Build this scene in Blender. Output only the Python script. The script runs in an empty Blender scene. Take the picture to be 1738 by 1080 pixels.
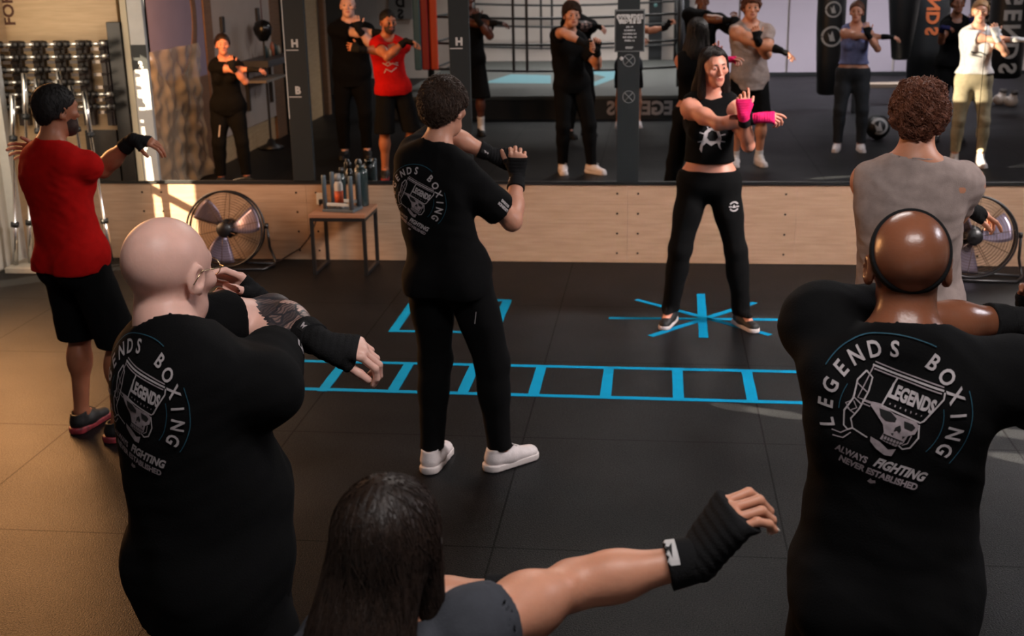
import bpy, bmesh, math, random
import numpy as np
from mathutils import Vector, Matrix, Euler
from mathutils.bvhtree import BVHTree
from mathutils.geometry import tessellate_polygon

SC = bpy.context.scene
COL = SC.collection
PI = math.pi
def rad(d): return d * PI / 180.0
def lin(r, g, b, k=1.0):
    def f(c):
        c = c / 255.0
        return c / 12.92 if c <= .04045 else ((c + .055) / 1.055) ** 2.4
    return (f(r) * k, f(g) * k, f(b) * k, 1.0)

# ------------------------------------------------------------------ camera
FPX, PCX, PCY, CAMH, CAMD = 2080.0, 869.0, 540.0, 2.28, 9.0753
_n = np.array([253., -627., FPX]); _n /= np.linalg.norm(_n)
_x = np.array([16900., 290., -FPX]); _x -= _n * (_x @ _n); _x /= np.linalg.norm(_x)
_d = np.cross(_x, _n)
if _d[1] < 0: _d = -_d
RC = np.stack([_x, _n, -_d], 1)            # world -> camera (x right, y down, z forward)
CPOS = np.array([0., -CAMD, CAMH])
def ray(px, py): return RC.T @ np.array([px - PCX, py - PCY, FPX])
def gpt(px, py, z=0.0):
    r = ray(px, py); q = CPOS + r * (z - CAMH) / r[2]; return q
def wpt(px, py, Y=0.0):
    r = ray(px, py); return CPOS + r * (Y + CAMD) / r[1]
def xpt(px, py, X):
    r = ray(px, py); return CPOS + r * X / r[0]
def flip(q): return np.array([q[0], -q[1], q[2]])

cam_data = bpy.data.cameras.new('camera')
cam = bpy.data.objects.new('camera', cam_data)
COL.objects.link(cam)
_rot = Matrix((RC[0], -RC[1], -RC[2])).transposed()
cam.matrix_world = Matrix.Translation(Vector(CPOS)) @ _rot.to_4x4()
cam_data.sensor_fit = 'HORIZONTAL'
cam_data.sensor_width = 36.0
cam_data.lens = FPX * 36.0 / 1738.0
cam_data.clip_start = 0.02
cam_data.dof.use_dof = True
cam_data.dof.focus_distance = 3.4
cam_data.dof.aperture_fstop = 5.6
SC.camera = cam

# ------------------------------------------------------------------ world, lights, exposure
SC.view_settings.view_transform = 'Standard'
SC.view_settings.look = 'None'
SC.view_settings.exposure = 0.0
SC.view_settings.gamma = 1.0
SC.view_settings.use_curve_mapping = False
SC.cycles.use_denoising = True
SC.cycles.max_bounces = 7
SC.cycles.diffuse_bounces = 3
SC.cycles.glossy_bounces = 4
SC.cycles.transparent_max_bounces = 8
SC.cycles.sample_clamp_indirect = 4.0
SC.cycles.caustics_reflective = False
wd = bpy.data.worlds.new('world'); SC.world = wd; wd.use_nodes = True
bg = wd.node_tree.nodes['Background']
bg.inputs[0].default_value = (0.55, 0.62, 0.75, 1); bg.inputs[1].default_value = 0.04

def area(name, loc, target, size, power, color, sy=None, spread=180):
    l = bpy.data.lights.new(name, 'AREA'); l.energy = power; l.color = color
    l.shape = 'RECTANGLE' if sy else 'SQUARE'; l.size = size
    if sy: l.size_y = sy
    l.spread = rad(spread)
    o = bpy.data.objects.new(name, l); COL.objects.link(o)
    o.location = loc
    dv = Vector(target) - Vector(loc)
    o.rotation_euler = dv.to_track_quat('-Z', 'Y').to_euler()
    return o
# added lamps inside the left door panels, standing in for daylight (warm, low)
area('door_fill', (-4.88, -1.60, 1.75), (-2.2, -4.4, 0.0), 1.7, 205, (1.0, 0.45, 0.16), 2.0)
area('bay_fill', (-4.86, -1.25, 1.7), (-4.2, 0.0, 1.3), 0.9, 19, (1.0, 0.86, 0.66), 1.6)  # added fill, brightens the dumbbell bay
# low sun through the same door
sl = bpy.data.lights.new('sun', 'SUN'); sl.energy = 30.0; sl.color = (1.0, 0.80, 0.55); sl.angle = rad(0.6)
so = bpy.data.objects.new('sun', sl); COL.objects.link(so)
so.rotation_euler = Vector((0.78, 0.62, -0.42)).to_track_quat('-Z', 'Y').to_euler()
# ceiling lights of the hall (cool white, dim)
area('hall_lamp_centre', (4.3, -3.6, 4.25), (0.4, -1.2, 0.5), 2.0, 80, (1.0, 0.90, 0.85), 0.6, 72)
area('hall_lamp_rear', (0.5, -7.9, 4.3), (0.5, -6.0, 0.9), 2.2, 66, (1.0, 0.94, 0.92), 0.5, 150)
area('front_fill', (0.2, -0.7, 4.3), (0.2, -5.0, 1.0), 2.4, 46, (1.0, 0.93, 0.88), 0.5, 150)  # added fill above the mirrors, brightens the faces reflected in them
area('hall_lamp_ring', (-1.2, -11.6, 4.3), (-1.2, -11.6, 0), 2.6, 200, (1.0, 0.95, 0.93), 0.6, 112)
area('hall_lamp_bags', (4.0, -10.0, 4.3), (3.6, -11.0, 0), 2.6, 290, (0.96, 0.93, 1.0), 0.6, 110)
area('hall_lamp_right', (5.2, -3.6, 3.9), (1.6, -3.6, 0.6), 1.8, 95, (0.94, 0.92, 1.0), 0.6)
# narrow spots added at the door gap, imitating sun streaks and one sunlit person
def spot(name, loc, target, power, color, ang, blend=0.1, r=0.03):
    l = bpy.data.lights.new(name, 'SPOT'); l.energy = power; l.color = color
    l.spot_size = rad(ang); l.spot_blend = blend; l.shadow_soft_size = r
    o = bpy.data.objects.new(name, l); COL.objects.link(o); o.location = loc
    o.rotation_euler = (Vector(target) - Vector(loc)).to_track_quat('-Z', 'Y').to_euler()
    return o

for tg, pw, an, rr in (((.44, -3.055, 0), 26000, 1.0, .01), ((.62, -3.12, 0), 50000, 1.0, .01), ((.95, -3.24, 0), 70000, 1.0, .01), ((1.76, -3.33, 0), 110000, 1.0, .01), ((1.76, -3.66, 0), 110000, 1.0, .01), ((3.9, -4.45, 0), 90000, 1.2, .01), ((3.25, -4.40, 1.15), 11000, 6.5, .01)):
    spot('sun_streak_spot', (-4.86, -1.05, 1.9), tg, pw, (1.0, .86, .66), an, .15, rr)

# ------------------------------------------------------------------ small helpers
def setp(o, label=None, cat=None, group=None, kind=None):
    if label: o['label'] = label
    if cat: o['category'] = cat
    if group: o['group'] = group
    if kind: o['kind'] = kind
    return o
def empty(name, loc, rz=0.0, label=None, cat=None, group=None):
    o = bpy.data.objects.new(name, None); COL.objects.link(o)
    o.empty_display_size = 0.1
    o.location = tuple(float(v) for v in loc); o.rotation_euler = (0, 0, rz)
    return setp(o, label, cat, group)
def mesh_obj(name, me, mats=None, parent=None, smooth=False):
    o = bpy.data.objects.new(name, me); COL.objects.link(o)
    if mats is not None:
        for m in (mats if isinstance(mats, (list, tuple)) else [mats]): me.materials.append(m)
    if parent is not None: o.parent = parent
    if smooth: me.polygons.foreach_set('use_smooth', np.ones(len(me.polygons), bool))
    return o
def from_np(name, V, F, mats=None, parent=None, smooth=True, mi=None):
    me = bpy.data.meshes.new(name)
    me.from_pydata(np.asarray(V, float).tolist(), [], [list(map(int, f)) for f in F])
    if mi is not None and len(me.polygons) == len(mi): me.polygons.foreach_set('material_index', np.asarray(mi, np.int32))
    me.update()
    return mesh_obj(name, me, mats, parent, smooth)
def bm_obj(name, bm, mats=None, parent=None, smooth=False, bevel=0.0, seg=2, auto=None):
    me = bpy.data.meshes.new(name)
    bmesh.ops.recalc_face_normals(bm, faces=bm.faces[:])
    bm.to_mesh(me); bm.free()
    o = mesh_obj(name, me, mats, parent, smooth)
    if bevel > 0:
        m = o.modifiers.new('bevel', 'BEVEL'); m.width = bevel; m.segments = seg; m.limit_method = 'ANGLE'; m.angle_limit = rad(40)
    return o
def add_box(bm, x0, x1, y0, y1, z0, z1, M=None, mi=0):
    vs = [bm.verts.new(Vector(c) if M is None else M @ Vector(c)) for c in
          ((x0,y0,z0),(x1,y0,z0),(x1,y1,z0),(x0,y1,z0),(x0,y0,z1),(x1,y0,z1),(x1,y1,z1),(x0,y1,z1))]
    for f in ((0,3,2,1),(4,5,6,7),(0,1,5,4),(1,2,6,5),(2,3,7,6),(3,0,4,7)):
        fc = bm.faces.new([vs[i] for i in f]); fc.material_index = mi
def box(name, x0, x1, y0, y1, z0, z1, mat, parent=None, bevel=0.0):
    bm = bmesh.new(); add_box(bm, x0, x1, y0, y1, z0, z1)
    return bm_obj(name, bm, mat, parent, bevel=bevel)
def add_tube(bm, pts, r, n=8, closed=False, cap=True, mi=0):
    pts = [Vector(p) for p in pts]; N = len(pts)
    rr = r if isinstance(r, (list, tuple)) else [r] * N
    rings = []; up = None
    for i, p in enumerate(pts):
        if closed: t = pts[(i + 1) % N] - pts[(i - 1) % N]
        else: t = pts[min(i + 1, N - 1)] - pts[max(i - 1, 0)]
        if t.length < 1e-9: t = Vector((0, 0, 1))
        t.normalize()
        if up is None:
            up = Vector((0, 0, 1)) if abs(t.z) < .9 else Vector((1, 0, 0))
        a = up - t * up.dot(t)
        if a.length < 1e-6: a = t.orthogonal()
        a.normalize(); up = a; b = t.cross(a)
        rings.append([bm.verts.new(p + (a * math.cos(2*PI*k/n) + b * math.sin(2*PI*k/n)) * rr[i]) for k in range(n)])
    M = N if closed else N - 1
    for i in range(M):
        A = rings[i]; B = rings[(i + 1) % N]
        for k in range(n):
            f = bm.faces.new((A[k], A[(k+1) % n], B[(k+1) % n], B[k])); f.smooth = True; f.material_index = mi
    if cap and not closed:
        for rg in (rings[0], rings[-1]):
            f = bm.faces.new(rg); f.material_index = mi
def add_lathe(bm, prof, n=24, M=None, mi=0):
    rings = []
    for (r, z) in prof:
        if r < 1e-6:
            v = bm.verts.new((0, 0, z) if M is None else M @ Vector((0, 0, z))); rings.append([v])
        else:
            rings.append([bm.verts.new(Vector((r*math.cos(2*PI*k/n), r*math.sin(2*PI*k/n), z)) if M is None else M @ Vector((r*math.cos(2*PI*k/n), r*math.sin(2*PI*k/n), z))) for k in range(n)])
    for A, B in zip(rings, rings[1:]):
        for k in range(n):
            k2 = (k + 1) % n
            if len(A) == 1 and len(B) == 1: continue
            if len(A) == 1: f = bm.faces.new((A[0], B[k], B[k2]))
            elif len(B) == 1: f = bm.faces.new((A[k], A[k2], B[0]))
            else: f = bm.faces.new((A[k], A[k2], B[k2], B[k]))
            f.smooth = True; f.material_index = mi
def copy_tree(o, parent=None):
    c = o.copy(); COL.objects.link(c)
    if parent is not None: c.parent = parent
    for ch in [q for q in bpy.data.objects if q.parent is o]: copy_tree(ch, c)
    return c

# ------------------------------------------------------------------ materials
MATS = {}
def mat(name, color, rough=0.6, metal=0.0, spec=0.5, noise=0.0, nscale=20.0, bump=0.0, bscale=80.0, sheen=0.0, stretch=None, col2=None, coat=0.0, sss=0.0, trans=0.0, alpha=1.0):
    if name in MATS: return MATS[name]
    m = bpy.data.materials.new(name); m.use_nodes = True
    nt = m.node_tree; N = nt.nodes; L = nt.links
    b = N['Principled BSDF']
    b.inputs['Base Color'].default_value = color
    b.inputs['Roughness'].default_value = rough
    b.inputs['Metallic'].default_value = metal
    b.inputs['Specular IOR Level'].default_value = spec
    if sheen: b.inputs['Sheen Weight'].default_value = sheen; b.inputs['Sheen Roughness'].default_value = .5
    if coat: b.inputs['Coat Weight'].default_value = coat; b.inputs['Coat Roughness'].default_value = .15
    if sss:
        b.inputs['Subsurface Weight'].default_value = sss; b.inputs['Subsurface Radius'].default_value = (1, .35, .2); b.inputs['Subsurface Scale'].default_value = .006
    if trans: b.inputs['Transmission Weight'].default_value = trans
    if alpha < 1: b.inputs['Alpha'].default_value = alpha
    tc = N.new('ShaderNodeTexCoord'); src = tc.outputs['Object']
    if stretch:
        mp = N.new('ShaderNodeMapping'); mp.inputs['Scale'].default_value = stretch
        L.new(src, mp.inputs['Vector']); src = mp.outputs['Vector']
    if noise or col2:
        n = N.new('ShaderNodeTexNoise'); n.inputs['Scale'].default_value = nscale; n.inputs['Detail'].default_value = 5
        L.new(src, n.inputs['Vector'])
        r = N.new('ShaderNodeMix'); r.data_type = 'RGBA'
        c2 = col2 if col2 else tuple(min(1, c * (1 + noise)) for c in color[:3]) + (1,)
        c1 = color if col2 else tuple(c * (1 - noise) for c in color[:3]) + (1,)
        r.inputs['A'].default_value = c1; r.inputs['B'].default_value = c2
        mr = N.new('ShaderNodeMapRange'); mr.inputs['From Min'].default_value = .3; mr.inputs['From Max'].default_value = .7
        L.new(n.outputs['Fac'], mr.inputs['Value'])
        L.new(mr.outputs['Result'], r.inputs['Factor']); L.new(r.outputs['Result'], b.inputs['Base Color'])
    if bump:
        n2 = N.new('ShaderNodeTexNoise'); n2.inputs['Scale'].default_value = bscale; n2.inputs['Detail'].default_value = 3
        L.new(src, n2.inputs['Vector'])
        bp = N.new('ShaderNodeBump'); bp.inputs['Strength'].default_value = bump; bp.inputs['Distance'].default_value = .004
        L.new(n2.outputs['Fac'], bp.inputs['Height']); L.new(bp.outputs['Normal'], b.inputs['Normal'])
    MATS[name] = m
    return m
def fabric(name, color, bump=.25, **k): return mat(name, color, rough=.92, spec=.14, noise=.12, nscale=30, bump=bump, bscale=260, **k)
def skin_mat(name, rgb, rough=.46): return mat(name, lin(*rgb), rough=rough, spec=.45, noise=.10, nscale=14, bump=.10, bscale=170, sss=.12)
BLACK = fabric('black_cotton', lin(9, 9, 10))
BLACK2 = fabric('black_jersey', lin(10, 10, 11))
PRINT = mat('white_print', lin(176, 168, 170), rough=.75, noise=.10, nscale=60)
PRINTG = mat('grey_print', lin(150, 138, 142), rough=.75, noise=.2, nscale=90)
PRINTB = mat('blue_print', lin(30, 78, 96), rough=.75)
PRINTK = mat('black_print', lin(14, 14, 15), rough=.85)
BLKMETAL = mat('black_metal', lin(26, 27, 29), rough=.42, metal=.0, spec=.6, bump=.05)
CHROME = mat('chrome', (.75, .74, .72, 1), rough=.22, metal=1.0)
WHITE = mat('white_paint', lin(226, 222, 214), rough=.5, noise=.04)
LETTER = mat('white_letters', lin(182, 180, 178), rough=.6)
# ------------------------------------------------------------------ implicit surfaces (numpy) -> meshes
class Field:
    def __init__(s, lo, hi, h):
        s.h = h; s.lo = np.array(lo, float)
        s.n = np.maximum(np.ceil((np.array(hi, float) - s.lo) / h).astype(int) + 1, 4)
        s.a = np.full(tuple(s.n), 0.25, np.float32)
    def window(s, lo, hi):
        i0 = np.clip(np.floor((np.array(lo) - s.lo) / s.h).astype(int), 0, s.n)
        i1 = np.clip(np.ceil((np.array(hi) - s.lo) / s.h).astype(int) + 1, 0, s.n)
        if np.any(i1 <= i0): return None
        sl = tuple(slice(a, b) for a, b in zip(i0, i1))
        ax = [s.lo[k] + s.h * np.arange(i0[k], i1[k], dtype=np.float32) for k in range(3)]
        return sl, ax[0][:, None, None], ax[1][None, :, None], ax[2][None, None, :]
    def grid(s):
        ax = [s.lo[k] + s.h * np.arange(s.n[k], dtype=np.float32) for k in range(3)]
        return ax[0][:, None, None], ax[1][None, :, None], ax[2][None, None, :]
    def add(s, prims, off=0.0, pad=.06):
        for p in prims:
            lo, hi = p.bounds()
            w = s.window(lo - pad - off, hi + pad + off)
            if w is None: continue
            sl, X, Y, Z = w
            d = p.dist(X, Y, Z) - off
            a = s.a[sl]
            k = p.k
            if p.op == 'sub':
                h = np.clip(.5 - .5 * (a + d) / k, 0, 1)
                s.a[sl] = a * (1 - h) - d * h + k * h * (1 - h)
            else:
                h = np.clip(.5 + .5 * (a - d) / k, 0, 1)
                s.a[sl] = a * (1 - h) + d * h - k * h * (1 - h)
        return s
    def cut(s, pt, nrm):                       # keep the side nrm points away from
        X, Y, Z = s.grid()
        s.a = np.maximum(s.a, ((X - pt[0]) * nrm[0] + (Y - pt[1]) * nrm[1] + (Z - pt[2]) * nrm[2]).astype(np.float32))
        return s
    def mesh(s):
        return surface_nets(s.a, s.lo, s.h)

def surface_nets(a, lo, h):
    a = a.copy()
    a[0] = a[-1] = .01; a[:, 0] = a[:, -1] = .01; a[:, :, 0] = a[:, :, -1] = .01
    ins = a < 0
    nx, ny, nz = a.shape
    c = np.zeros((nx-1, ny-1, nz-1), np.int8)
    for i in (0, 1):
        for j in (0, 1):
            for k in (0, 1):
                c += ins[i:nx-1+i, j:ny-1+j, k:nz-1+k]
    mix = (c > 0) & (c < 8)
    idx = np.argwhere(mix)
    if len(idx) == 0: return np.zeros((0, 3)), []
    ids = np.full(mix.shape, -1, np.int64); ids[mix] = np.arange(len(idx))
    acc = np.zeros((len(idx), 3)); cnt = np.zeros(len(idx))
    I, J, K = idx.T
    for ax in range(3):
        o = [0, 0, 0]; o[ax] = 1
        b = [q for q in range(3) if q != ax]
        for u in (0, 1):
            for v in (0, 1):
                s0 = [0, 0, 0]; s0[b[0]] = u; s0[b[1]] = v
                s1 = [s0[q] + o[q] for q in range(3)]
                v0 = a[I+s0[0], J+s0[1], K+s0[2]]; v1 = a[I+s1[0], J+s1[1], K+s1[2]]
                m = (v0 < 0) != (v1 < 0)
                t = np.where(m, v0 / np.where(m, v0 - v1, 1), 0)
                pos = np.zeros((len(idx), 3)); pos[:] = s0; pos[:, ax] += t
                acc[m] += pos[m]; cnt[m] += 1
    V = lo + h * (idx + acc / cnt[:, None])
    Fs = []
    for ax in range(3):
        u, v = [(1, 2), (2, 0), (0, 1)][ax]
        sl0 = [slice(1, -1)] * 3; sl1 = [slice(1, -1)] * 3
        sl0[ax] = slice(0, -1); sl1[ax] = slice(1, None)
        A = ins[tuple(sl0)]; B = ins[tuple(sl1)]
        for flag in (True, False):
            e = np.argwhere((A != B) & (A == flag))
            if len(e) == 0: continue
            base = e.copy()
            for q in range(3):
                if q != ax: base[:, q] += 1
            def cell(du, dv):
                q = base.copy(); q[:, u] -= du; q[:, v] -= dv
                return ids[q[:, 0], q[:, 1], q[:, 2]]
            quad = np.stack([cell(0, 0), cell(1, 0), cell(1, 1), cell(0, 1)], 1)
            if not flag: quad = quad[:, ::-1]
            Fs.append(quad)
    F = np.concatenate(Fs) if Fs else np.zeros((0, 4), int)
    F = F[(F >= 0).all(1)]
    return V, F

class Cone:                                    # round cone, optional flattening along axis u by s
    op = 'add'
    def __init__(s, a, b, ra, rb, k=.02, u=None, sq=1.0, tag='', op='add'):
        s.a = np.array(a, np.float32); s.b = np.array(b, np.float32); s.ra = ra; s.rb = rb; s.k = k
        s.u = None if u is None else np.array(u, np.float32) / np.linalg.norm(u); s.sq = sq; s.tag = tag; s.op = op
    def bounds(s):
        m = max(s.ra, s.rb) * max(1, s.sq)
        return np.minimum(s.a, s.b) - m, np.maximum(s.a, s.b) + m
    def dist(s, X, Y, Z):
        d = s.b - s.a; L2 = float(d @ d) + 1e-12
        x, y, z = X - s.a[0], Y - s.a[1], Z - s.a[2]
        t = np.clip((x * d[0] + y * d[1] + z * d[2]) / L2, 0, 1)
        r = s.ra + (s.rb - s.ra) * t
        x = x - t * d[0]; y = y - t * d[1]; z = z - t * d[2]
        q2 = x * x + y * y + z * z
        if s.u is None: return np.sqrt(q2) - r
        c = x * s.u[0] + y * s.u[1] + z * s.u[2]
        w2 = np.maximum(q2 - c * c, 0)
        k0 = np.sqrt(w2 / r**2 + c * c / (r * s.sq)**2) + 1e-9
        k1 = np.sqrt(w2 / r**4 + c * c / (r * s.sq)**4) + 1e-9
        return k0 * (k0 - 1) / k1
def Ball(c, r, k=.02, op='add', tag=''): return Cone(c, c, r, r, k=k, op=op, tag=tag)
class Ell:
    def __init__(s, c, r, R=None, k=.02, op='add', tag=''):
        s.c = np.array(c, np.float32); s.r = np.array(r, np.float32)
        s.R = np.eye(3, dtype=np.float32) if R is None else np.array(R, np.float32); s.k = k; s.op = op; s.tag = tag
    def bounds(s):
        m = float(s.r.max()); return s.c - m, s.c + m
    def dist(s, X, Y, Z):
        x, y, z = X - s.c[0], Y - s.c[1], Z - s.c[2]
        q = [x * s.R[0, i] + y * s.R[1, i] + z * s.R[2, i] for i in range(3)]
        k0 = np.sqrt(sum((q[i] / s.r[i])**2 for i in range(3))) + 1e-9
        k1 = np.sqrt(sum((q[i] / s.r[i]**2)**2 for i in range(3))) + 1e-9
        return k0 * (k0 - 1) / k1
class Slab:                                    # rounded 2-D capsule footprint a-b of radius r between z0 and z1
    def __init__(s, a, b, r, z0, z1, k=.01, op='add', tag='', rb=None):
        s.a = np.array(a, float); s.b = np.array(b, float); s.r = r; s.rb = r if rb is None else rb; s.z0 = z0; s.z1 = z1; s.k = k; s.op = op; s.tag = tag
    def bounds(s):
        m = max(s.r, s.rb); lo = np.minimum(s.a, s.b) - m; hi = np.maximum(s.a, s.b) + m
        return np.array([lo[0], lo[1], s.z0]), np.array([hi[0], hi[1], s.z1])
    def dist(s, X, Y, Z):
        d = s.b - s.a; L2 = float(d @ d) + 1e-12
        x, y = X - s.a[0], Y - s.a[1]
        t = np.clip((x * d[0] + y * d[1]) / L2, 0, 1)
        q = np.sqrt((x - t * d[0])**2 + (y - t * d[1])**2) - (s.r + (s.rb - s.r) * t)
        zz = np.maximum(s.z0 - Z, Z - s.z1)
        return np.maximum(q, zz + 0 * q)
_rs = np.random.RandomState(7)
def sines(P, scale, seed=0, n=7, aniso=(1, 1, 1)):
    rs = np.random.RandomState(seed); out = np.zeros(len(P))
    for i in range(n):
        k = rs.normal(size=3) * scale * np.array(aniso); out += np.sin(P @ k + rs.rand() * 6.28)
    return out / math.sqrt(n)
def vnormals(V, F):
    F = np.asarray(F); n = np.zeros_like(V)
    fn = np.cross(V[F[:, 2]] - V[F[:, 0]], V[F[:, 3]] - V[F[:, 1]])
    for k in range(4): np.add.at(n, F[:, k], fn)
    return n / (np.linalg.norm(n, axis=1, keepdims=True) + 1e-12)
def relax(V, F, it=1, w=.5):
    F = np.asarray(F)
    for _ in range(it):
        s = np.zeros_like(V); c = np.zeros(len(V))
        for k in range(4):
            a = F[:, k]; b = F[:, (k + 1) % 4]
            np.add.at(s, a, V[b]); np.add.at(s, b, V[a]); np.add.at(c, a, 1); np.add.at(c, b, 1)
        V = V * (1 - w) + w * s / np.maximum(c, 1)[:, None]
    return V
def submesh(V, F, keep):
    F = np.asarray(F)[keep]; used = np.unique(F); mp = np.full(len(V), -1); mp[used] = np.arange(len(used))
    return V[used], mp[F]
def rotz(a): c, s = math.cos(a), math.sin(a); return np.array([[c, -s, 0], [s, c, 0], [0, 0, 1.]])
def rotx(a): c, s = math.cos(a), math.sin(a); return np.array([[1, 0, 0], [0, c, -s], [0, s, c.real]]) if False else np.array([[1, 0, 0], [0, c, -s], [0, s, c]])
def roty(a): c, s = math.cos(a), math.sin(a); return np.array([[c, 0, s], [0, 1, 0], [-s, 0, c]])
def unit(v): v = np.array(v, float); return v / (np.linalg.norm(v) + 1e-12)
# ------------------------------------------------------------------ people
DEBUG = False
def ik(a, w, l1, l2, pole):
    a = np.array(a, float); w = np.array(w, float); d = w - a; D = np.linalg.norm(d)
    mx = (l1 + l2) * .995
    if D > mx: w = a + d / D * mx; d = w - a; D = mx
    t = d / D
    x = (l1 * l1 - l2 * l2 + D * D) / (2 * D); r = math.sqrt(max(l1 * l1 - x * x, 0))
    p = np.array(pole, float); p = p - t * (p @ t); p = unit(p)
    return a + t * x + p * r, w

def hand_prims(w, d, n, side, s, curl, thumb, spread=1.0):
    """palm prims, finger prims, nail points. w wrist, d towards the fingers, n out of the back of the hand"""
    d = unit(d); n = np.array(n, float); n = unit(n - d * (n @ d))
    t = np.cross(n, d) if side > 0 else np.cross(d, n)      # towards the thumb
    P = lambda a, b, c: w + s * (a * d + b * t + c * n)
    palm = []
    kn = [(.092, .033), (.096, .011), (.091, -.011), (.083, -.031)]
    for (a, b) in kn:
        palm.append(Cone(P(.0, b * .45, 0), P(a, b, 0), .0165 * s, .0125 * s, k=.012, u=n, sq=.85))
    palm.append(Cone(P(.03, .006, -.002), P(.07, 0, -.003), .026 * s, .030 * s, k=.012, u=n, sq=.5))
    palm.append(Cone(P(.01, .016, -.008), P(.045, .034, -.012), .017 * s, .0145 * s, k=.012))
    fing = []; L = [(.044, .027, .020), (.048, .030, .021), (.045, .028, .021), (.035, .021, .018)]
    R0 = [.0092, .0094, .0088, .0078]
    cs = curl if isinstance(curl, (list, tuple)) else [curl] * 4
    for i, (a, b) in enumerate(kn):
        p = P(a, b, 0); ang = cs[i] * .8
        dd = unit(d + t * (.10 * spread * (1.5 - i) / 1.5)); r = R0[i] * s
        for j, l in enumerate(L[i]):
            q = p + s * l * (dd * math.cos(ang) - n * math.sin(ang))
            fing.append(Cone(p, q, r, r * .93, k=.004)); p = q; r *= .92
            ang += cs[i] * (1.0 if j == 0 else .7)
    p = P(.030, .026, -.008); th = thumb
    v = unit(d * th[0] + t * th[1] + n * th[2]); r = .0125 * s
    q = p + s * .042 * v; tp = [Cone(p, q, .0150 * s, .0115 * s, k=.010)]
    v2 = unit(v * .85 + d * .35 - n * .15 * 1); p = q; q = p + s * .032 * v2; tp.append(Cone(p, q, .0112 * s, .0102 * s, k=.004))
    v3 = unit(v2 * .85 + d * .3 - n * .25); p = q; q = p + s * .024 * v3; tp.append(Cone(p, q, .0105 * s, .0088 * s, k=.004))
    return palm, fing, tp

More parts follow.
